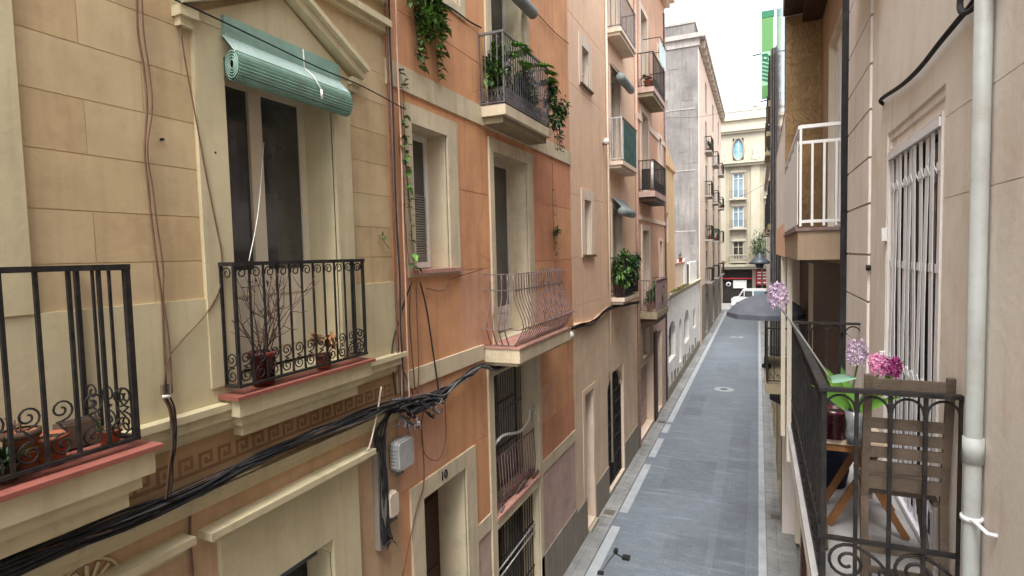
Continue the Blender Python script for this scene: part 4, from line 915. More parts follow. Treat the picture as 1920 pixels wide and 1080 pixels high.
# ================================================================== BUILDING CLOSING THE STREET
he = thing('building', 'cream stone building with roof balustrade closing the far end of the street', 'building', (-2, 76, 0))
Y = 76.0
def fy(mb, x0, x1, z0, z1, o, m, th=.3): mb.box(x0, x1, Y-o, Y+th, z0, z1, m)
mb = MB()
wins = [(-2.35+3.9*k, z) for k in range(-1, 3) for z in ((11.9, 16.5), (5.9, 0), )][:0]
cx = [-6.2, -2.3, 1.6, 5.5]
segs = [-14]
for c in cx:
    segs += [c-.62, c+.62]
segs.append(14)
rows = [(5.05, 5.35, 7.75), (8.5, 9.45, 12.1), (12.4, 13.1, 16.2)]  # floor, sill, head
z = 0.0
def strip(z0, z1, m='limestone'):
    mb.box(-14, 14, Y, Y+.4, z0, z1, m)
strip(4.3, 5.35)
prev = 5.35
for fl, sl, hd in rows:
    if sl > prev: strip(prev, sl)
    for k in range(0, len(segs), 2): mb.box(segs[k], segs[k+1], Y, Y+.4, sl, hd, 'limestone')
    prev = hd
strip(prev, 17.75)
for k in range(0, len(segs), 2): mb.box(segs[k], segs[k+1], Y, Y+.4, 17.75, 20.4, 'pale_limestone')
strip(20.4, 22.6, 'pale_limestone')
mb.quad((-14, Y+.4, 0), (14, Y+.4, 0), (14, Y+.4, 22.6), (-14, Y+.4, 22.6), 'interior')
mb.box(-14, 14, Y+.41, Y+12, 0, 22.55, 'limestone')
for c in (-12, -4.25, -.35, 3.55, 7.45): mb.box(c-.5, c+.5, Y-.18, Y, 5.3, 17.0, 'pale_limestone')
for c in cx: mb.box(c-1.05, c-.66, Y-.04, Y, 5.4, 16.9, 'dim_limestone'); mb.box(c+.66, c+1.05, Y-.04, Y, 5.4, 16.9, 'dim_limestone')
mb.build('wall', he)
d = MB()
for za, zb, o in ((4.3, 4.6, .5), (4.6, 4.9, .7), (17.0, 17.3, .5), (17.3, 17.55, .75), (21.0, 21.25, .35), (21.25, 21.5, .55), (22.6, 22.8, .3)): d.box(-14, 14, Y-o, Y-.001, za, zb, 'pale_limestone')
d.build('cornice', he)
d = MB()
for k in range(70):
    x = -7+k*.2
    if abs((x+4.3) % 3.9) < .35: continue
    d.lathe([(.05, 0), (.08, .12), (.035, .3), (.055, .75), (.03, .8)], (x, Y-.1, 22.8), 'pale_limestone', 6)
for k in range(4): d.box(-4.3+3.9*k-.3, -4.3+3.9*k+.3, Y-.3, Y+.1, 22.801, 23.75, 'pale_limestone'); d.lathe([(.28, 0), (.3, .2), (.12, .5), (.16, .8), (0, 1.3)], (-4.3+3.9*k+(.0), Y-.1, 23.95), 'pale_limestone', 8)
d.box(-7.5, 9, Y-.26, Y+.06, 23.6, 23.75, 'pale_limestone') if False else d.box(-7.5, 9, Y-.22, Y+.02, 23.601, 23.76, 'pale_limestone'); d.build('balustrade', he)
for c in cx:
    for (fl, sl, hd), gm in zip(rows, ('glass', 'glass_sky', 'glass_sky')):
        d = MB(); fm = 'white_paint' if sl > 6 else 'pale_limestone'
        for xa, xb in ((c-.62, c-.52), (c-.05, c+.05), (c+.52, c+.62)): d.box(xa, xb, Y+.12, Y+.2, sl, hd, fm)
        d.box(c-.62, c+.62, Y+.121, Y+.19, hd-.1, hd, fm); d.box(c-.62, c+.62, Y+.121, Y+.19, hd-.75, hd-.68, fm); d.box(c-.62, c+.62, Y+.121, Y+.19, sl, sl+.1, fm); w = d.build('window', he)
        d = MB(); d.box(c-.55, c+.55, Y+.2, Y+.24, sl, hd, gm); d.build('pane', w)
        d = MB(); d.box(c-.85, c+.85, Y-.12, Y-.001, hd+.02, hd+.3, 'pale_limestone'); d.build('lintel', w); d = MB(); d.box(c-1.0, c+1.0, Y-.6, Y-.19, sl-.25, sl-.05, 'pale_limestone'); d.box(c-.9, c+.9, Y-.19, Y-.045, sl-.25, sl-.05, 'pale_limestone'); d.build('sill', w)
        d = MB()
        if sl < 6:
            for k in range(11): d.lathe([(.05, 0), (.08, .15), (.035, .4), (.06, .7)], (c-.9+k*.18, Y-.5, sl-.05), 'pale_limestone', 6)
            d.box(c-1.05, c+1.05, Y-.6, Y-.4, sl+.651, sl+.78, 'pale_limestone')
        else:
            for k in range(15): d.bar((c-.95+k*.1357, Y-.5, sl-.05), (c-.95+k*.1357, Y-.5, sl+.85), .025, .025, 'lamp_metal')
            d.bar((c-.97, Y-.5, sl+.86), (c+.97, Y-.5, sl+.86), .04, .04, 'lamp_metal')
        d.build('railing', w)
    d = MB()
    N = 20; ov = [(c+.56*math.cos(2*math.pi*k/N), 19.07+1.25*math.sin(2*math.pi*k/N)) for k in range(N)]
    d.prism(ov, lambda p: (p[0], Y+.15, p[1]), lambda p: (p[0], Y+.2, p[1]), 'glass_blue'); w = d.build('window', he)
    d = MB(); d.tube([(p[0]*1+(p[0]-c)*.12, Y-.05, p[1]+(p[1]-19.07)*.08) for p in ov], .12, 'dim_limestone', 6, True); d.bar((c, Y+.12, 17.85), (c, Y+.12, 20.3), .06, .06, 'pale_green_blind'); d.build('frame', w)
    d = MB(); d.lathe([(.45, 0), (.5, .3), (.25, .7), (.32, 1.3), (0, 1.7)], (c-1.95, Y-.35, 17.55), 'pale_limestone', 10); d.build('finial', he)
# ground floor shop
d = MB(); 
for a, b in ((-14, -4.9), (-4.35, -4.15), (-.7, -.3), (2.9, 3.4), (6.5, 14)): d.box(a, b, Y, Y+.4, 0, 4.3, 'dim_limestone')
d.build('pier', he)
d = MB(); d.box(-4.15, -.7, Y+.25, Y+.3, 0, 4.3, 'shop_dark'); d.box(-.3, 2.9, Y+.25, Y+.3, 0, 4.3, 'shop_dark'); d.box(3.4, 6.5, Y+.25, Y+.3, 0, 4.3, 'shop_dark'); d.box(-4.9, -4.35, Y+.2, Y+.3, 0, 4.3, 'brown_paint_and_shade'); o = d.build('shop_front', he)
d = MB(); d.box(-4.14, -.71, Y-.06, Y+.05, 3.05, 3.20, 'shop_red'); d.build('fascia', o)
d = MB(); d.box(-2.9, -1.35, Y+.10, Y+.14, 1.9, 2.9, 'sign_white'); d.build('poster', o)
d = MB(); d.lathe([(0, 0), (.30, 0), (.30, .04), (0, .04)], (-3.45, Y+.1, 2.4), 'sign_white', 16, 'y'); d.lathe([(0, 0), (.16, 0), (.16, .02), (0, .02)], (-3.45, Y+.08, 2.4), 'shop_dark', 12, 'y'); d.build('emblem', o)
d = MB(); d.box(-.25, 1.5, Y-.1, Y+.05, 2.3, 4.1, 'shop_red')
for zz in (2.55, 3.05, 3.45, 3.8): d.box(-.1, 1.35, Y-.12, Y-.101, zz, zz+.12, 'sign_white')
d.build('sign_board', o)

# ---- van, car, tree and lamp at the crossing
def vehicle(name, label, cat, x0, x1, y, h, paint, prof, wheels, glass):
    t = thing(name, label, cat, ((x0+x1)/2, y, .012)); yw = .9
    d = MB(); d.prism([(x0+(x1-x0)*u, .03+h*v) for u, v in prof], lambda p: (p[0], y-yw, p[1]), lambda p: (p[0], y+yw, p[1]), paint); d.build('body', t)
    for g in glass:
        d = MB(); d.prism([(x0+(x1-x0)*u, .03+h*v) for u, v in g], lambda p: (p[0], y-yw-.012, p[1]), lambda p: (p[0], y-yw+.01, p[1]), 'glass_sky' if g is glass[-1] else 'glass'); d.build('window', t)
    for u in wheels:
        for s in (-1, 1):
            c = (x0+(x1-x0)*u, y+s*(yw-.1)-.1, .345); d = MB(); d.lathe([(.2, 0), (.33, .0), (.33, .2), (.2, .2)], c, 'tyre', 18, 'y'); w = d.build('wheel', t); d = MB(); d.lathe([(0, -.01), (.2, -.01), (.2, .21), (0, .21)], c, 'rim', 14, 'y'); d.build('rim', w)
    d = MB(); d.box(x0-.01, x0+.05, y-yw+.05, y-yw+.3, h*.42, h*.52, 'lamp_glass'); d.build('headlight', t); d = MB(); d.box(x1-.03, x1+.01, y-yw+.05, y-yw+.2, h*.4, h*.6, 'lamp_red'); d.build('tail_light', t)
vehicle('van', 'white van crossing the end of the street in front of the red shop front', 'van', -2.9, 1.6, 71.5, 2.1, 'van_white',
        [(0, .12), (0, .42), (.03, .5), (.16, .56), (.27, .95), (.32, 1), (.97, 1), (1, .93), (1, .14), (.98, .10), (.02, .10)], (.17, .8), [[(.20, .60), (.285, .90), (.30, .90), (.30, .60)], [(.32, .58), (.32, .90), (.50, .90), (.50, .58)], [(.54, .58), (.54, .90), (.88, .90), (.88, .58)]])
def tree(label, x, y, h, r, n):
    t = thing('tree', label, 'tree', (x, y, .012), 'trees at the crossing'); d = MB()
    tr = [(x, y, 0), (x+.05, y, h*.35), (x-.05, y+.05, h*.6)]; d.tube(smooth(tr), .13, 'bark', 8, r2=.08)
    for k in range(7):
        a = k*.9; d.tube(smooth([(x, y, h*(.45+.03*k)), (x+r*.4*math.cos(a), y+r*.4*math.sin(a), h*(.62+.03*k)), (x+r*.8*math.cos(a), y+r*.8*math.sin(a), h*(.7+.04*k))]), .05, 'bark', 5, r2=.015)
    d.build('trunk', t); d = MB(); bush(d, (x, y, h*.76), (r, r, h*.24), n, .24, ['leaf', 'leaf_dark', 'leaf'], 0); d.build('crown', t)
tree('street tree in front of the cream building at the end of the street', .35, 74.3, 9.4, 1.7, 1300)
tree('street tree further right, half hidden by the right-hand houses', 4.4, 74.3, 9.0, 1.8, 1000)

# ================================================================== OWN SIDE: PINKISH HOUSE ON THE RIGHT
XR = .8
ho = thing('house', 'pinkish beige house on the right with a white folding door gate and an iron balcony', 'house', (XR, 2, 0))
mb = MB(); T = 'pinkish_wall'; C = 'pink_wall_trim'
r = [(5.17, 6.32, 0, 12, -.015, C)]
r += [(*hj(5.17, 6.32, z, .009), .012, C) for z in (9.0, 8.56, 8.195, 7.85, 7.485, 7.13, 6.73, 6.36, 5.95, 5.5)]+[(*vj(5.185, 0, 12, .008), .008, C)]
r += [(-7, 6.4, 4.85, 5.06, -.03, C), (-7, 3.3, 7.386, 7.391, .003, T), (-7, 3.3, 7.011, 7.016, .003, T)]
r += [(3.28, 4.58, 5.2, 7.55, .012, C), (3.32, 4.545, 5.2, 7.50, .022, C), (3.34, 4.53, 5.21, 7.42, .3, None), (4.65, 5.12, 9.165, 10.9, .4, None), (-.6, .6, 5.2, 7.5, .4, None), (1.5, 3.5, 0.1, 3.2, .4, None)]
facade(mb, XR, -1, -7, 6.40, 0, 12.2, T, r, C); shell(mb, XR, -1, -7, 6.40, 0, 12.2, 8, T); mb.build('wall', ho); roof(ho, XR, -1, -7, 6.40, 12.2, 8, .12, C)
window(ho, XR, -1, 4.65, 5.12, 9.17, 10.9, .3, 'white_paint', .08, 1, panel=9.5); window(ho, XR, -1, -.6, .6, 5.21, 7.5, .3, 'white_paint', .08, 1)
d = MB(); d.box(XR+.35, XR+.4, 1.5, 3.5, .1, 3.2, 'old_wood'); d.build('door', ho)
w = window(ho, XR, -1, 3.34, 4.53, 5.22, 7.42, .045, 'shop_dark', .07, 1, name='balcony_door')  # dark frame and shallow pane stand in for the unlit interior
# folding gate
d = MB(); xg = XR+.012
for k in range(10):
    yy = 3.40+k*.1185; w_ = [(xg+.004*math.sin(k*2.1+z*3), yy+.006*math.sin(k+z*4), z) for z in (5.25, 5.6, 6.0, 6.4, 6.8, 7.1, 7.36)]
    for a_, b_ in zip(w_[:-1], w_[1:]): d.bar(a_, b_, .060, .004, 'gate_paint', (1, 0, 0))
    for zc in (5.42, 6.05, 6.68, 7.18):
        d.box(xg-.006, xg-.003, yy-.03, yy+.03, zc-.022, zc+.022, 'gate_paint')
        if k < 9 and zc in (6.05, 7.18): d.bar((xg-.005, yy+.02, zc-.03), (xg-.005, yy+.099, zc+.03), .008, .003, 'gate_paint', (1, 0, 0))
d.box(xg-.02, xg+.03, 3.345, 4.525, 7.365, 7.41, 'gate_paint'); d.box(xg-.02, xg+.03, 3.345, 4.525, 5.215, 5.245, 'gate_paint'); d.build('folding_gate', ho)
for zz in (6.83, 5.98):
    d = MB(); d.box(XR-.03, XR+.02, 4.55, 4.59, zz, zz+.09, 'jar_white'); d.build('hinge_plate', ho)
d = MB(); d.lathe([(0, 0), (.025, 0), (.02, .03), (0, .03)], (XR-.03, 5.14, 6.63), 'iron', 8, 'x'); d.build('wall_bolt', ho)
# balcony above (only its underside shows)
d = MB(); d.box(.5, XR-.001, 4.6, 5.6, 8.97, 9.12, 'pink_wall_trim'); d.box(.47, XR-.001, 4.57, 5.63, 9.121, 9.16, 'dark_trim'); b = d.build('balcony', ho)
d = MB(); rail_run(d, (.53, 4.63), (.53, 5.57), 9.2, 10.1, .13, .014, 'iron'); d.build('railing', b)
# the balcony with the chair
d = MB(); d.box(.25, XR-.001, 2.90, 5.56, 5.02, 5.17, 'pink_wall_trim'); d.box(.36, XR-.001, 3.0, 5.45, 4.92, 5.019, 'pink_wall_trim'); b = d.build('balcony', ho)
d = MB(); d.box(.24, XR-.002, 2.89, 5.57, 5.171, 5.20, 'floor_tile'); d.build('floor_tiles', b)
d = MB(); I = 'iron'
def near_run(p, q, n, scr):
    p = Vector((*p, 0)); q = Vector((*q, 0)); u = (q-p); L = u.length; u.normalize(); st = L/n
    sk = scr != 1; pa = p+u*(.021 if sk else 0)
    for z_, w_, h_ in ((6.145, .04, .018), (5.445, .026, .016), (5.235, .026, .016)): d.bar(pa+UP*z_, q+u*(.02 if q.x < .7 else 0)+UP*z_, w_, h_, I)
    for k in range(1 if sk else 0, n+1):
        c = p+u*st*k; wd = .022 if k in (0, n) else .016; d.bar(c+UP*5.2, c+UP*6.137, wd, wd, I, u)
    for k in range(n):
        c = p+u*st*(k+.5); rr = st*.46
        d.tube([c+u*rr*math.cos(R(a))+UP*(6.055+rr*1.1*math.sin(R(a))) for a in range(0, 181, 15)], .006, I, 5)
        if k % 2 == 0 and k+1 < n:
            r0 = .088
            if scr == 1: u = -u; c = q+u*(st*(k+.5))
            a_ = c+u*(-st*.5+r0+.012)+UP*5.337
            P = spiral(a_, u, UP, r0, 1.7, 30, R(60), 1, .2); e = c+u*(st*1.45)+UP*5.27
            d.tube(P, .0075, I, 6); d.tube(smooth([P[0], a_+u*(r0+.03)+UP*.03, a_+u*(r0+.075)-UP*.035, e]), .0075, I, 6)
            d.tube(spiral(e+UP*.035-u*.01, u, UP, .032, 1.4, 18, R(-90), 1, .25), .0065, I, 5); d.tube(spiral(a_+u*(r0+.06)-UP*.062, u, UP, .026, 1.4, 16, R(90), -1, .25), .006, I, 5)
            if scr == 1: u = -u
near_run((XR, 2.94), (.28, 2.94), 4, 1); near_run((.28, 2.94), (.28, 5.50), 20, 2); near_run((.28, 5.50), (XR, 5.50), 4, 3); d.build('railing', b)

# downpipe and wall cable
t = thing('downpipe', 'pale grey-green downpipe on the pinkish wall at the right edge', 'downpipe', (.765, 2.68, 0)); d = MB(); d.tube([(.765, 2.68, 0.05), (.765, 2.68, 12.1)], .029, 'pipe_green', 18); d.build('pipe', t)
for z in (5.95, 9.0, 3.2):
    d = MB(); d.tube([(.765, 2.68, z), (.765, 2.68, z+.10)], .035, 'pipe_green', 18); d.build('joint', t)
for z in (5.72, 8.6):
    d = MB(); d.tube([(.765, 2.68, z), (.765, 2.68, z+.018)], .037, 'gate_paint', 18); d.tube([(.752, 2.66, z+.01), (.765, 2.62, z+.012), (.775, 2.54, z+.012), (XR, 2.535, z+.012)], .008, 'gate_paint', 6); d.build('bracket', t)
P = [atX(x, y, .775) for x, y in ((1826, 2), (1800, 34), (1762, 80), (1724, 128), (1690, 160), (1652, 186))]; P = [P[0]+Vector((0, -.3, .06))]+P+[P[-1]+Vector((.02, .03, -.03))]
cable('wall_cable', P, .013, 'cable_black', 'thick black cable running along the pinkish wall above the gate')
P = [atX(x, y, .765) for x, y in ((1802, -12), (1800, 12), (1806, 24), (1822, 18), (1832, 6))]; cable('wall_cable', P, .012, 'cable_black', 'short loop of black cable beside the top of the downpipe')
d = MB()
for k in range(4):
    P = [(.79-k*.012, 6.37+random.uniform(-.015, .015)+k*.022, z+random.uniform(-.05, .05)) for z in (10.2, 9.4, 8.6, 7.9, 7.2, 6.5, 5.9, 5.3, 4.6)]; d.tube(smooth(P), .015, 'cable_black', 6)
d.box(.74, .80, 6.36, 6.46, 5.95, 6.35, 'cable_black')
tag(d.build('cable_bundle', None, (.8, 6.4, 7)), 'vertical bundle of black cables at the edge of the pinkish house', 'cables')

# chair, table and flowers on the balcony
t = thing('folding_chair', 'weathered wooden slatted folding chair with its back to the railing', 'chair', (.62, 3.2, 5.2))
W = 'chair_wood'; xa, xb = .462, .770
def stile(x, m=W):
    d = MB(); d.bar((x, 2.985, 6.215), (x, 3.06, 5.62), .032, .024, m, (0, 1, 0)); d.bar((x, 3.06, 5.62), (x, 3.03, 5.205), .032, .024, m, (0, 1, 0)); return d
for x in (xa, xb): o = stile(x).build('back_leg', t)
d = MB()
for zc, hh in ((6.165, .062),): d.bar((xa+.016, 2.990, zc), (xb-.016, 2.990, zc), hh, .018, W, (0, 1, .12)) if False else d.box(xa+.016, xb-.016, 2.982, 3.000, zc-hh/2, zc+hh/2, W)
for k, zc in enumerate((5.985, 5.915, 5.845, 5.775)): d.box(xa+.016, xb-.016, 3.004+k*.009, 3.020+k*.009, zc-.024, zc+.024, W)
d.box(xa+.016, xb-.016, 3.04, 3.056, 5.665, 5.725, W); d.build('backrest', t)
d = MB()
for k in range(6): d.box(xa+.02, xb-.02, 3.075+k*.052, 3.115+k*.052, 5.628, 5.644, W)
d.box(xa+.016, xa+.036, 3.07, 3.40, 5.60, 5.627, W); d.box(xb-.036, xb-.016, 3.07, 3.40, 5.60, 5.627, W); d.build('seat', t)
for x in (xa+.03, xb-.03):
    d = MB(); d.bar((x, 3.12, 5.205), (x, 3.38, 5.60), .028, .022, W, (0, 1, 0)); d.build('front_leg', t)
d = MB(); d.box(xa+.016, xb-.016, 3.03, 3.045, 5.36, 5.40, W); d.box(xa+.016, xb-.016, 3.03, 3.045, 5.26, 5.29, W); d.build('stretcher', t)
t = thing('balcony_table', 'small folding table with pale top and orange wooden crossed legs', 'table', (.5, 3.75, 5.2))
d = MB(); d.box(.335, .62, 3.42, 4.05, 5.74, 5.765, 'table_top'); d.box(.34, .615, 3.43, 4.04, 5.70, 5.739, 'orange_wood'); d.build('tabletop', t)
for (a_, b_) in (((.37, 3.62, 5.205), (.62, 3.60, 5.70)), ((.74, 3.58, 5.205), (.46, 3.60, 5.70)), ((.37, 3.92, 5.205), (.62, 3.94, 5.70)), ((.74, 3.95, 5.205), (.46, 3.94, 5.70))):
    d = MB(); d.bar(a_, b_, .036, .022, 'orange_wood', (0, 1, 0)); d.build('leg', t)
d = MB(); d.bar((.55, 3.58, 5.45), (.55, 3.96, 5.45), .025, .02, 'orange_wood'); d.build('stretcher', t)
t = thing('storage_bag', 'dark navy cloth bag behind the table legs', 'bag', (.42, 4.25, 5.2)); d = MB(); d.lathe([(0, 0), (.11, 0), (.13, .1), (.125, .4), (.10, .45), (0, .46)], (.43, 4.28, 5.202), 'navy_cloth', 14); d.build('bag_body', t); d = MB(); d.tube([(.37, 4.28, 5.64), (.38, 4.28, 5.74), (.48, 4.28, 5.74), (.49, 4.28, 5.64)], .008, 'navy_cloth', 5); d.build('handle', t)
d = MB(); d.bar((.33, 3.35, 5.21), (.315, 3.46, 5.72), .13, .018, 'old_wood', (1, 0, 0)); tag(d.build('wooden_board', None, (.33, 3.4, 5.2)), 'grey wooden board leaning inside the front railing', 'board')
def floret_head(mb, c, ax, L, r, n, m):
    ax = Vector(ax).normalized(); a = ax.cross(Vector((.3, 1, .2))).normalized(); b_ = ax.cross(a)
    for k in range(n):
        u = (k+.5)/n+random.uniform(-.03, .03); th = k*2.39996+random.uniform(-.35, .35); rr = r*(.5+.5*math.sin(math.pi*(.15+.72*u)))*random.uniform(.8, 1.15); q = Vector(c)+ax*L*u; dr = (a*math.cos(th)+b_*math.sin(th))
        p = q+dr*rr*.8; s1 = ax.cross(dr).normalized()
        for j in range(5):
            w = j*2*math.pi/5+k; e = (s1*math.cos(w)+ax*math.sin(w)); f_ = dr.cross(e); tip = p+dr*rr*.28+e*r*.42
            mb.add([p, p+e*r*.22+f_*r*.10+dr*rr*.22, tip, p+e*r*.22-f_*r*.10+dr*rr*.22], [(0, 1, 2, 3)], m)
def hyacinth(label, base, head, axis, L, r, n, m, leaves, pot=None, stem='leaf'):
    t = thing('hyacinth', label, 'hyacinth', base, None)
    d = MB(); d.tube(smooth([base, (Vector(base)+Vector(head))/2+Vector((0, 0, .01)), head]), .005, stem, 6); d.build('stem', t)
    d = MB(); floret_head(d, head, axis, L, r, n, m); d.build('bloom', t)
    if leaves:
        d = MB()
        for (dx, dy, dz, l, w, m2) in leaves:
            dr = Vector((dx, dy, dz)).normalized(); s = dr.cross(Vector((0, 1, .05))).normalized(); vs = []; K = 7
            for i in range(K+1):
                u = i/K; ww = w*math.sin(math.pi*(.18+.82*u)**.8)*.5 if u < 1 else 0; p = Vector(base)+dr*l*u-UP*l*.22*u*u
                vs += [p-s*ww+Vector((0, -.006, 0)), p, p+s*ww+Vector((0, -.006, 0))]
            d.add(vs, [q for i in range(K) for q in ((3*i, 3*i+1, 3*i+4, 3*i+3), (3*i+1, 3*i+2, 3*i+5, 3*i+4))], m2, True)
        d.build('leaves', t)
    if pot: pot(t)
def hp1(Y, x0, y0): return tuple(atY(x0, y0, Y))
pb = hp1(3.42, 1565, 772)
pot_plant('shiny dark red pot on the balcony table behind the railing corner', 'flower pot', (pb[0], 3.46, 5.766), .075, .16, 'wine_glaze', None)
t = thing('vase', 'patterned glass vase on the table beside the dark red pot', 'vase', (.462, 3.36, 5.766)); d = MB(); d.lathe([(0, .002), (.035, .002), (.045, .05), (.038, .11), (.046, .18), (.040, .178), (.032, .11), (0, .1)], (.462, 3.37, 5.766), 'vase', 18); d.build('glass_body', t)
d = MB(); d.lathe([(0, 0), (.028, 0), (.032, .03), (.024, .06), (0, .065)], (.372, 3.30, 6.155), 'jar_white', 14) if False else d.lathe([(0, 0), (.03, 0), (.036, .035), (.02, .055), (0, .06)], (.372, 3.40, 5.94), 'jar_white', 14); 
G_ = 'leaf_bright'
hyacinth('lilac hyacinth leaning left of the pink one above the railing', (.44, 3.40, 5.94), hp1(3.40, 1608, 682), (-.06, 0, 1), .12, .044, 64, 'lilac', [(-.42, 0, 1, .33, .06, G_), (-.12, .1, 1, .30, .05, 'leaf'), (-.8, -.1, .8, .26, .05, 'leaf_bright')])
hyacinth('bright pink hyacinth between the lilac and the magenta one', (.48, 3.36, 5.94), hp1(3.36, 1648, 700), (-.10, 0, 1), .095, .037, 60, 'pink_petal', [(.3, 0, .9, .24, .045, 'leaf'), (-.35, 0, 1, .27, .05, G_), (.7, -.1, .6, .24, .04, G_)])
hyacinth('deep magenta hyacinth at the right of the flower group', (.52, 3.38, 5.94), hp1(3.38, 1670, 703), (.06, 0, 1), .085, .042, 60, 'magenta_petal', [(.40, 0, .95, .40, .042, G_), (.1, .1, 1, .3, .04, 'leaf')])
hyacinth('tall lilac hyacinth leaning out over the street on a grey stem', hp1(3.30, 1558, 712), hp1(3.42, 1462, 575), (-.16, .02, 1), .125, .048, 60, 'lilac', [(.8, 0, .3, .13, .045, 'banner_pale')], stem='stem_grey')

# ================================================================== BROWN MOSAIC HOUSE
XN = .87
hm = thing('house', 'house with a brown mosaic side wall and a white-railed balcony next to the pinkish house', 'house', (XN, 10, 0))
mb = MB()
r = [(6.42, 14.5, 0, 3.0, 0, 'pink_stone'), (6.42, 14.5, 3.0, 6.6, 0, 'brown_paint_and_shade'), (7.0, 8.9, 7.02, 9.5, .12, None), (6.42, 14.5, 3.0, 4.2, 0, 'ochre_wall')]  # brown lower wall: the deep shade under the slab is put into its colour
r += [(11.0, 12.0, 4.3, 6.5, .2, None), (12.6, 14.0, .1, 2.6, .2, None), (10.0, 11.6, .1, 2.6, .2, None)]
facade(mb, XN, -1, 6.42, 14.5, 0, 13.8, 'ochre_wall', r, 'cream_paint'); shell(mb, XN, -1, 6.42, 14.5, 0, 13.8, 8, 'ochre_wall'); mb.build('wall', hm)
window(hm, XN, -1, 7.0, 8.9, 7.03, 9.5, .08, 'white_paint', .10, 3, gm='glass', name='balcony_door'); window(hm, XN, -1, 11.0, 12.0, 4.3, 6.5, .1, 'cream_paint', .09, 1)
for a_ in (12.6, 10.0):
    d = MB(); d.box(XN+.15, XN+.19, a_, a_+1.5, .1, 2.6, 'old_wood'); d.build('shop_shutter', hm)
d = MB()
for y in (10.4, 12.2, 14.2): d.box(XN-.09, XN-.001, y-.14, y+.14, .04, 4.1, 'cream_paint' if y != 12.2 else 'brown_paint_and_shade')
d.build('pilaster', hm)
d = MB(); d.box(.38, XN-.001, 9.8, 14.5, 6.67, 13.8, 'white_plaster'); d.box(.368, .3795, 9.9, 14.4, 8.9, 13.6, 'glass'); d.box(.375, XN-.002, 9.78, 9.80, 6.67, 10.3, 'mosaic_tiles'); d.box(.372, .379, 9.79, 14.4, 6.66, 7.2, 'peach_plaster'); d.box(.30, XN, 9.6, 14.6, 13.8, 14.0, 'dark_trim'); d.build('bay', hm)
d = MB(); 
for x_, y_ in ((.45, 9.85), (.41, 11.2)): d.box(x_-.035, x_+.035, y_-.035, y_+.035, 3.4, 6.66, 'cream_paint')
d.build('post', hm)
d = MB(); d.box(.375, XN-.003, 6.62, 9.775, 6.67, 6.97, 'ochre_wall'); b = d.build('balcony', hm)
d = MB(); d.box(.355, XN-.003, 6.60, 9.776, 6.971, 7.005, 'rust_iron'); d.build('tile_edge', b)
d = MB(); wp = 'white_paint'
d.bar((.40, 6.64, 8.04), (.40, 9.76, 8.04), .045, .035, wp); d.bar((.40, 6.64, 8.04), (.85, 6.64, 8.04), .045, .035, wp); d.bar((.40, 6.64, 7.88), (.85, 6.64, 7.88), .025, .03, wp); d.bar((.40, 6.64, 7.07), (.85, 6.64, 7.07), .025, .03, wp); d.bar((.40, 6.64, 7.88), (.40, 9.76, 7.88), .025, .03, wp)
for k in range(5): d.bar((.40+k*.108, 6.64, 7.02), (.40+k*.108, 6.64, 7.88 if k else 8.04), .022, .034 if k else .05, wp)
for k in range(1, 5): d.bar((.40, 6.64+k*.77, 7.02), (.40, 6.64+k*.77, 8.04), .03, .03, wp)
d.build('railing', b)
d = MB(); d.box(.370, .377, 6.63, 9.74, 7.04, 7.90, 'sign_white'); d.build('screen', b)
d = MB(); d.box(.34, XN-.004, 6.60, 9.775, 10.31, 10.55, 'brown_paint_and_shade'); d.box(.60, XN-.005, 6.60, 9.774, 10.18, 10.309, 'brown_paint_and_shade'); d.build('balcony', hm)
# lower balcony with parasol
d = MB(); d.box(.12, XN-.001, 11.4, 14.4, 4.1, 4.28, 'dark_trim'); b = d.build('balcony', hm)
d = MB()
for p, q in (((XN, 11.44), (.15, 11.44)), ((.15, 11.44), (.15, 14.36)), ((.15, 14.36), (XN, 14.36))): rail_run(d, p, q, 4.34, 5.32, .13, .018, 'iron', .2)
d.build('railing', b)
px_, py_ = atY(1437, 590, 13.0)[0], 13.0
t = thing('parasol', 'dark slate parasol open low over a balcony further down on the right', 'parasol', (px_, py_, 4.28)); d = MB()
N = 8; zt_ = 5.84; zr = 5.46; rr = .78; vs = []; fs = []; Q = 5
for i in range(Q+1):
    u = i/Q
    for k in range(32):
        a = 2*math.pi*k/32; sag = 1-.05*abs(math.sin(a*N/2))*u; vs.append((px_+rr*u*sag*math.cos(a), py_+rr*u*sag*math.sin(a), zt_-(zt_-zr)*u**2.2))
for i in range(Q):
    for k in range(32): fs.append((i*32+k, i*32+(k+1) % 32, (i+1)*32+(k+1) % 32, (i+1)*32+k))
d.add(vs, fs, 'parasol_cloth', True)
vs2 = []
for k in range(32):
    a = 2*math.pi*k/32; sag = 1-.05*abs(math.sin(a*N/2)); vs2 += [(px_+rr*sag*math.cos(a), py_+rr*sag*math.sin(a), zr), (px_+rr*sag*math.cos(a)*1.005, py_+rr*sag*math.sin(a)*1.005, zr-.10)]
d.add(vs2, [(2*k, 2*((k+1) % 32), 2*((k+1) % 32)+1, 2*k+1) for k in range(32)], 'parasol_cloth'); d.build('canopy', t)
d = MB(); d.tube([(px_, py_, 4.285), (px_, py_, zt_+.06)], .03, 'iron', 8); d.build('pole', t)
d = MB()
for k in range(8):
    a = 2*math.pi*k/8; d.tube([(px_, py_, zt_-.03), (px_+rr*.55*math.cos(a), py_+rr*.55*math.sin(a), zt_-.15), (px_+rr*.97*math.cos(a), py_+rr*.97*math.sin(a), zr)], .006, 'iron', 4)
d.build('ribs', t); d = MB(); d.lathe([(0, 0), (.09, 0), (.09, .06), (.035, .09), (.035, .2), (0, .2)], (px_, py_, 4.285), 'iron', 14); d.build('base', t)

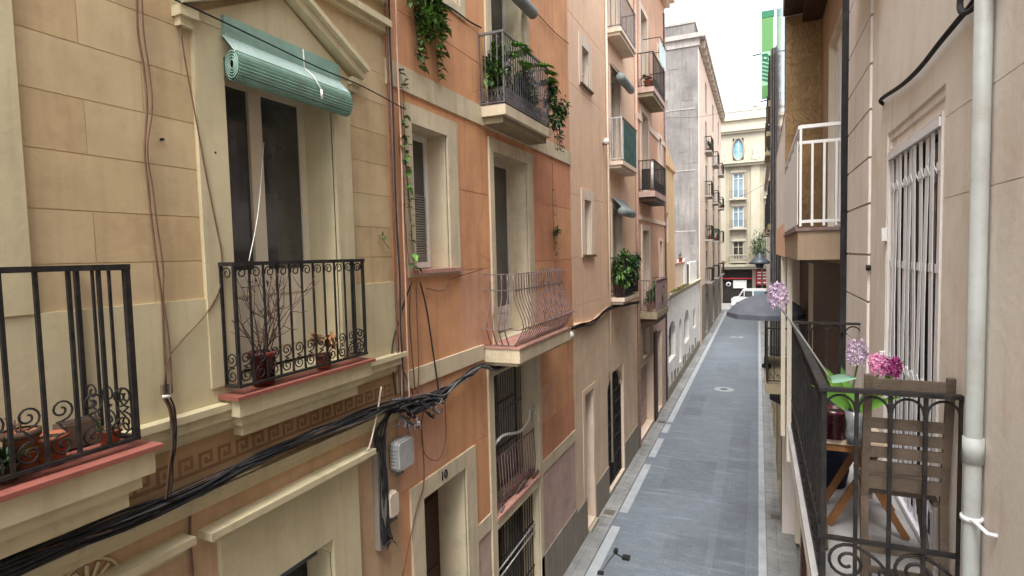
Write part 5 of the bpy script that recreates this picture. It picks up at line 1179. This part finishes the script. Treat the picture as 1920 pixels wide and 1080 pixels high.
# ================================================================== NARROW GREY HOUSE WITH NETTED BALCONIES
hc = thing('house', 'narrow house on the right with dark netted balconies and a green hanging sign', 'house', (.55, 20, 0))
mb = MB(); y0, y1 = 14.5, 27.0; XC = .52
r = [(y0, y1, 0, 3.4, 0, 'grey_stone')]
for yc in (16.5, 20.5, 24.5):
    for zf in (4.2, 7.4, 10.4): r.append((yc-.55, yc+.55, zf, zf+2.3, .25, None))
    r.append((yc-1.2, yc+1.2, .1, 2.8, .3, None))
facade(mb, XC, -1, y0, y1, 0, 13.2, 'pink_wall_trim', r, 'dark_trim'); shell(mb, XC, -1, y0, y1, 0, 13.2, 8, 'pink_wall_trim'); mb.build('wall', hc)
for yc in (16.5, 20.5, 24.5):
    d = MB(); d.box(XC+.24, XC+.28, yc-1.2, yc+1.2, .1, 2.8, 'brown_paint_and_shade'); d.build('door', hc)
    for zf in (4.2, 7.4, 10.4):
        window(hc, XC, -1, yc-.55, yc+.55, zf+.02, zf+2.3, .18, 'old_wood', .08, 1)
        if zf < 7: continue
        d = MB(); d.box(.22, XC-.001, yc-1.1, yc+1.1, zf-.14, zf, 'dark_trim'); b = d.build('balcony', hc)
        d = MB()
        for p, q in (((XC, yc-1.05), (.25, yc-1.05)), ((.25, yc-1.05), (.25, yc+1.05)), ((.25, yc+1.05), (XC, yc+1.05))): rail_run(d, p, q, zf+.06, zf+1.05, .11, .018, 'iron', .22)
        d.build('railing', b); d = MB(); d.box(.27, .275, yc-1.0, yc+1.0, zf+.05, zf+.98, 'netting'); d.box(.30, XC-.02, yc-1.02, yc-1.015, zf+.05, zf+.98, 'netting'); d.build('netting', b)
d = MB()
for k in range(9): d.tube(smooth([(XC-.03-k*.026, 15.0+k*.05+random.uniform(-.06, .06), z) for z in (3.0, 5.0, 6.4, 7.6, 9.0, 10.2, 11.6)]), .024, 'cable_black' if k % 2 else 'cable_grey', 6)
tag(d.build('cable_bundle', None, (.5, 15, 8)), 'dark pipes and cables climbing the narrow house above the street lamp', 'cables')
t = thing('hanging_sign', 'tall narrow green sign hung out from the narrow house against the sky', 'sign', (.3, 20, 12.8))
d = MB(); d.box(.09, .42, 20.0, 20.06, 13.0, 14.15, 'banner_green'); d.box(.08, .36, 20.0, 20.06, 11.55, 13.0, 'banner_pale'); d.box(.085, .45, 19.99, 20.07, 14.05, 14.25, 'banner_dark'); d.build('panel', t)
d = MB()
for k, z in enumerate((12.86, 12.70, 12.58, 12.46, 12.34, 12.22, 12.10)): d.bar((.10, 19.99, z+.07), (.33, 19.99, z-.03), .05, .012, 'banner_dark', (0, 1, 0)); 
d.tube([(.20+.08*math.cos(R(a)), 19.99, 12.84+.09*math.sin(R(a))) for a in range(0, 360, 30)], .018, 'banner_dark', 5, True)
d.box(.10, .34, 19.985, 19.999, 11.56, 11.95, 'banner_green'); d.build('lettering', t)
for z in (12.97, 11.5): d = MB(); d.bar((-.18 if z > 12 else .05, 20.03, z-.03), (XC, 20.03, z+.03), .03, .03, 'iron'); d.build('bracket', t)
t = thing('hanging_sign', 'short pale and green banner on the narrow house just above the street lamp', 'sign', (.45, 19.2, 7)); d = MB(); d.box(.32, .43, 19.2, 19.24, 6.4, 7.62, 'banner_pale'); d.box(.431, .51, 19.2, 19.24, 6.4, 7.62, 'banner_green'); d.build('cloth', t); d = MB(); d.bar((.30, 19.22, 7.64), (XC, 19.22, 7.64), .03, .03, 'iron'); d.build('rod', t)
# street lamp on a bracket
t = thing('street_lamp', 'grey conical street lamp on a wall bracket over the lane', 'street lamp', (XC, 17, 6.4)); c = (.035, 17.0, 6.38)
d = MB(); d.lathe([(0, .30), (.05, .29), (.07, .22), (.13, .16), (.27, .05), (.28, .0), (.25, .01), (0, .03)], c, 'lamp_metal', 22); d.build('lamp_shade', t)
d = MB(); d.lathe([(0, -.13), (.08, -.11), (.11, -.03), (.11, .02), (0, .02)], c, 'lamp_metal', 16); d.build('lantern', t)
d = MB(); d.tube(smooth([(c[0], 17, 6.66), (c[0], 17, 6.74), (.15, 17, 6.78), (.5, 17, 6.5), (XC, 17, 6.42)]), .018, 'lamp_metal', 7); d.tube([(.1, 17, 6.40), (XC, 17, 6.38)], .02, 'lamp_metal', 6); d.build('arm', t)
# last house on the right
hl = thing('house', 'pale plastered house last on the right before the crossing', 'house', (.8, 47, 0)); mb = MB()
r = []
for yc in range(30, 66, 5):
    for zf in (3.9, 7.0, 10.0): r.append((yc-.55, yc+.55, zf, zf+2.2, .2, None))
    r.append((yc-1, yc+1, .1, 2.8, .3, None))
facade(mb, XR, -1, 27, 67.5, 0, 13, 'white_plaster', r, 'limestone'); shell(mb, XR, -1, 27, 67.5, 0, 13, 8, 'white_plaster'); mb.build('wall', hl); roof(hl, XR, -1, 27, 67.5, 13, 8, .25, 'pale_concrete')
for yc in range(30, 66, 5):
    for zf in (3.9, 7.0, 10.0): window(hl, XR, -1, yc-.55, yc+.55, zf+.02, zf+2.2, .15, 'old_white_paint', .09, 1)
    d = MB(); d.box(XR+.25, XR+.29, yc-1, yc+1, .1, 2.8, 'old_wood'); d.build('door', hl)

# ================================================================== CABLES ON THE LEFT FACADES
rs = random.Random(5)
xb_ = XL+.09
d = MB()
for k in range(22):
    oy = rs.uniform(-.045, .045); P = []
    for (yy, zz, sp) in ((-6, 5.18, 2.4), (.6, 5.20, 2.2), (1.6, 5.225, 1.4), (2.2, 5.19, 1.3), (2.7, 5.20, 1.0), (3.25, 5.235, .7), (3.9, 5.25, .5), (4.5, 5.235, .5), (5.0, 5.205, .8), (5.3, 5.17, 1.2)):
        P.append((xb_+.01+rs.uniform(-.05, .06), yy, zz-.02+oy*sp*.72+rs.uniform(-.028, .028)))
    d.tube(smooth(P, 3), rs.choice((.006, .008, .011, .014)), 'cable_grey' if k % 5 == 2 else ('cable_brown' if k % 9 == 4 else 'cable_black'), 5)
tag(d.build('cable_bundle', None, (xb_, 3, 5.25)), 'thick sagging bundle of black cables along the Greek key band', 'cables')
d = MB()
for k in range(16):
    P = []
    for (yy, zz) in ((5.1, 5.16), (5.35, 5.12), (5.7, 5.10), (6.1, 5.06), (6.45, 5.12), (6.9, 5.15), (7.3, 5.20), (7.7, 5.10), (8.4, 5.09), (9.4, 5.10), (10.2, 5.13)):
        P.append((XL+.05+rs.uniform(0, .09), yy, zz+rs.uniform(-.05, .05)*(1.6 if yy < 6.4 else .6)-(.0 if yy < 7.6 else .03)))
    d.tube(smooth(P, 3), rs.choice((.009, .012, .016)), 'cable_grey' if k % 4 == 1 else 'cable_black', 5)
for k in range(26):
    p = Vector((XL+.06+rs.uniform(0, .08), 5.2+rs.uniform(0, .9), 5.03+rs.uniform(-.12, .10))); q = p+Vector((rs.uniform(0, .06), rs.uniform(-.16, .2), rs.uniform(-.14, .02))); d.tube(smooth([p, (p+q)/2+Vector((.03, 0, -.05)), q]), .010, rs.choice(['cable_black', 'cable_black', 'cable_grey']), 5)
for k in range(5): d.lathe([(0, 0), (.035, 0), (.035, .22), (0, .22)], (XL+.12, 5.35+k*.15, 5.02-.02*(k % 2)), 'cable_black', 8, 'y')
for (yy, zz) in ((5.30, 4.90), (5.42, 4.88), (5.52, 4.87), (5.9, 4.96), (6.12, 5.0)): d.bar((XL+.14, yy, zz), (XL+.13, yy+.04, zz-.07), .02, .02, 'white_iron')
tag(d.build('cable_tangle', None, (XL+.1, 5.6, 5.05)), 'black tangle of cable joints where the tan and salmon houses meet', 'cables')
d = MB()
for k in range(9):
    yy = 4.82+k*.017; P = [(XL+.05+rs.uniform(-.01, .05), yy+rs.uniform(-.02, .03)+(.25-.02*k)*(1 if z > 5 else 0), z) for z in (5.12, 4.95, 4.7, 4.4, 4.1, 3.85, 3.72)]; d.tube(smooth(P, 3), .014, 'cable_grey' if k in (2, 6) else 'cable_black', 5)
d.box(XL, XL+.07, 4.80, 4.99, 3.66, 4.74, 'grey_stone'); bush(d, (XL+.07, 4.92, 3.74), (.05, .10, .14), 26, .08, 'cable_black', -.6)
tag(d.build('cable_bundle', None, (XL+.05, 4.9, 4.4)), 'bundle of black cables dropping beside the two junction boxes', 'cables')
d = MB()
for k in range(7):
    P = [atX(x, y, XL+.05+rs.uniform(0, .04)) for x, y in ((1066, 618), (1090, 610), (1115, 602), (1140, 580), (1170, 571), (1200, 566))]; P = [p+Vector((0, 0, rs.uniform(-.05, .05))) for p in P]; d.tube(smooth(P, 3), .016, 'cable_black', 5)
tag(d.build('cable_bundle', None, (XL, 13.5, 5.2)), 'black cables hugging the swollen edge of the peach house', 'cables')
# junction boxes
def jbox(label, y0, y1, z0, z1, dep, m, ridges):
    t = thing('junction_box', label, 'junction box', (XL, (y0+y1)/2, z0)); d = MB(); pr = .03
    pl = [(y0+pr, z0), (y1-pr, z0), (y1, z0+pr), (y1, z1-pr), (y1-pr, z1), (y0+pr, z1), (y0, z1-pr), (y0, z0+pr)]
    d.prism(pl, lambda p: (XL+.02, *p), lambda p: (XL+dep, *p), m); d.build('body', t); d = MB()
    cy, cz = (y0+y1)/2, (z0+z1)/2; d.prism([(cy+(p[0]-cy)*.9, cz+(p[1]-cz)*.92) for p in pl], lambda p: (XL+dep, *p), lambda p: (XL+dep+.02, *p), m); d.build('lid', t)
    d = MB()
    for k in range(ridges): d.box(XL+.03, XL+dep-.01, y0-.012, y0, z0+.05+k*(z1-z0-.1)/ridges, z0+.07+k*(z1-z0-.1)/ridges, m)
    if ridges: d.build('ribs', t)
    for k in range(3): d = MB(); d.tube([(XL+.07, y0+.05+k*.05, z0), (XL+.07, y0+.05+k*.05, z0-.06)], .014, 'cable_grey', 6); d.build('cable_gland', t)
jbox('grey ribbed plastic junction box under the cable tangle', 5.10, 5.41, 4.41, 4.75, .12, 'box_grey', 6)
jbox('cream junction box below the grey one', 4.95, 5.12, 3.94, 4.22, .09, 'box_cream', 0)
# conduits on the joint between the houses
G2 = 'conduits between the tan and salmon houses'
for k, (y, rr, m, lab) in enumerate(((5.33, .020, 'cable_pink', 'pale pink conduit, thickest of those between the tan and salmon houses'), (5.25, .011, 'cable_brown', 'thin brown cable left of the pale pink conduit'), (5.43, .012, 'cable_pink', 'thin pale cable right of the pale pink conduit'), (5.29, .010, 'cable_black', 'thin dark cable hugging the pale pink conduit'))):
    P = [(XL+.06+.012*k, y+rs.uniform(-.012, .012), z) for z in (12, 11, 10, 9.2, 8.5, 7.9, 7.2, 6.6, 6.0, 5.5, 5.15)]; cable('conduit', P, rr, m, lab, 'conduit', G2)
G3 = 'loose cables on the tan wall'
P = [atX(x, y, XL+.03) for x, y in ((257, -20), (262, 60), (268, 130), (272, 200), (274, 280), (282, 350), (288, 420), (296, 500), (300, 560), (304, 640), (308, 740))]
P = [p+Vector((0, rs.uniform(-.02, .02), 0)) for p in P]; cable('wall_cable', P, .0075, 'cable_brown', 'knotted brown cable running down the middle of the tan wall', 'cable', G3)
P = [p+Vector((.01, .025, 0)) for p in P]; P = [p+Vector((0, rs.uniform(-.02, .012), 0)) for p in P]; cable('wall_cable', P, .0055, 'cable_brown', 'thin cable twisted beside the knotted brown one on the tan wall', 'cable', G3)
P = [atX(x, y, XL+.04) for x, y in ((332, 0), (345, 100), (365, 210), (385, 320), (405, 420), (416, 480), (412, 540), (385, 590), (340, 640), (316, 672), (309, 715), (312, 745))]
cable('wall_cable', P, .0055, 'cable_brown', 'thin cable slanting down the tan wall and looping left past the balcony', 'cable', G3)
P = [atX(308, 722, XL+.035)]+[atX(x, y, XL+.15) for x, y in ((310, 742), (320, 765), (327, 800), (324, 840), (320, 870), (318, 900), (312, 935))]; d = MB()
for k in range(4): d.tube(smooth([p+Vector((rs.uniform(-.01, .01), (k-1.5)*.012+rs.uniform(-.008, .008), 0)) for p in P]), .0065, 'cable_black' if k % 2 else 'cable_brown', 5)
d.tube([P[1]+Vector((.01, -.025, 0)), P[1]+Vector((.01, .025, -.01))], .012, 'white_cord', 6)
tag(d.build('wall_cable', None, P[0]), 'taped strands of cable dropping over the cream ledge', 'cable', G3)
cable('wall_cable', [atX(x, y, XL+.10) for x, y in ((325, -2), (400, 32), (500, 80), (600, 128), (680, 162), (760, 205))], .0065, 'cable_black', 'black cable strung along the pediment of the tan house', 'cable', G3)
cable('wall_cable', [atX(x, y, XL+.02) for x, y in ((358, 925), (356, 1000), (362, 1080))], .010, 'cable_brown', 'thin cable down the tan wall between the two shop doors', 'cable', G3)
G4 = 'loose cables on the salmon wall'
st = atX(772, 528, XL+.04)
for pts, rr, lab in ((((772, 528), (748, 600), (735, 660), (742, 740)), .009, 'thin cable fanning left from the sill of the first salmon window'), (((770, 530), (768, 600), (775, 690), (778, 730)), .007, 'thin cable hanging straight from the sill of the first salmon window'), (((780, 530), (782, 600), (785, 680), (783, 740)), .006, 'thinnest cable hanging under the sill of the first salmon window'), (((788, 530), (800, 580), (812, 660), (822, 730)), .010, 'thick cable fanning right from the sill of the first salmon window'), (((745, 620), (752, 680), (775, 740)), .006, 'thin cable crossing the lower salmon wall near the conduits'), (((800, 540), (830, 545), (850, 522), (905, 505)), .008, 'thin cable under the window sill towards the bulging balcony'), (((800, 745), (790, 800), (796, 850), (822, 862), (836, 820), (834, 760)), .006, 'thin brown cable hanging in a loop below the tangle'), (((790, 790), (795, 900), (780, 960), (755, 1080)), .007, 'thin brown cable trailing down beside door 10')):
    cable('wall_cable', [atX(x, y, XL+.04) for x, y in pts], rr, 'cable_brown' if rr < .009 else 'cable_black', lab, 'cable', G4)
cable('wall_cable', [atX(x, y, XL+.03) for x, y in ((820, 0), (850, 18), (880, 40), (902, 52))], .012, 'cable_black', 'dark cable running to the left end of the upper salmon railing', 'cable', G4)
cable('wall_cable', [atX(x, y, XL+.03) for x, y in ((985, 0), (1010, 28), (1040, 60), (1066, 82))], .009, 'cable_brown', 'thin cable from the upper grey blind to the edge of the salmon house', 'cable', G4)
cable('wall_cable', [atX(x, y, XL+.14) for x, y in ((715, 725), (708, 770), (695, 830), (688, 845))], .010, 'box_cream', 'pale cord from the tangle to the shop door cornice', 'cord')
d = MB(); d.lathe([(0, 0), (.05, 0), (.05, .04), (0, .05)], tuple(atX(716, 793, XL+.03)), 'cable_pink', 14, 'x'); tag(d.build('wall_socket', None, atX(716, 793, XL)), 'round pinkish cover beside the cable tangle', 'socket')
for y, x, lab in ((5.45, 4.0, ''),): pass
# downpipes of the peach and rose houses
cable('downpipe', [(XL+.05, 19.2, z) for z in (.1, 17)], .05, 'cable_pink', 'pinkish downpipe between the peach and the rose house', 'downpipe')
cable('downpipe', [(XL+.05, 15.25, z) for z in (.95, 17)], .03, 'peach_trim', 'thin pipe left of the peach house balconies', 'downpipe')
cable('downpipe', [(XL+.04, 25.6, z) for z in (.1, 17)], .04, 'rust_iron', 'brown pipe at the far edge of the rose house', 'downpipe')
# wires across the sky gap
cable('overhead_wire', [(XL+.35, 24, 12.2), (-1.5, 23, 11.9), (.5, 22, 12.4)], .006, 'cable_black', 'upper thin wire crossing the street below the green sign', 'wire')
cable('overhead_wire', [(XL+.02, 42, 10.2), (-1.5, 32, 9.3), (.5, 24, 9.4)], .006, 'cable_black', 'lower thin wire crossing the street in front of the cream building', 'wire')

# ================================================================== LIGHT
wd = bpy.data.worlds.new('World'); scene.world = wd; wd.use_nodes = True
n = wd.node_tree.nodes; l = wd.node_tree.links; bg = n['Background']
sky = n.new('ShaderNodeTexSky'); sky.sky_type = 'NISHITA'; sky.sun_disc = False; EL, AZ = 61., 178.
sky.sun_elevation = R(EL); sky.sun_rotation = R(AZ); sky.air_density = 1.0; sky.dust_density = 4.0; sky.ozone_density = 1.0
hs_ = n.new('ShaderNodeHueSaturation'); hs_.inputs['Saturation'].default_value = .28; l.new(sky.outputs[0], hs_.inputs['Color']); l.new(hs_.outputs[0], bg.inputs[0]); bg.inputs[1].default_value = .15
su = bpy.data.lights.new('sun', 'SUN'); su.energy = 1.45; su.angle = R(28); su.color = (1, .965, .92)
so_ = bpy.data.objects.new('sun', su); COL.objects.link(so_)
sd = Vector((math.sin(R(AZ))*math.cos(R(EL)), math.cos(R(AZ))*math.cos(R(EL)), math.sin(R(EL))))
so_.rotation_euler = sd.to_track_quat('Z', 'Y').to_euler()
scene.view_settings.view_transform = 'Standard'; scene.view_settings.look = 'None'; scene.view_settings.gamma = 1; scene.view_settings.use_curve_mapping = False
scene.view_settings.exposure = 1.76
scene.cycles.max_bounces = 8; scene.cycles.diffuse_bounces = 5; scene.cycles.use_denoising = True
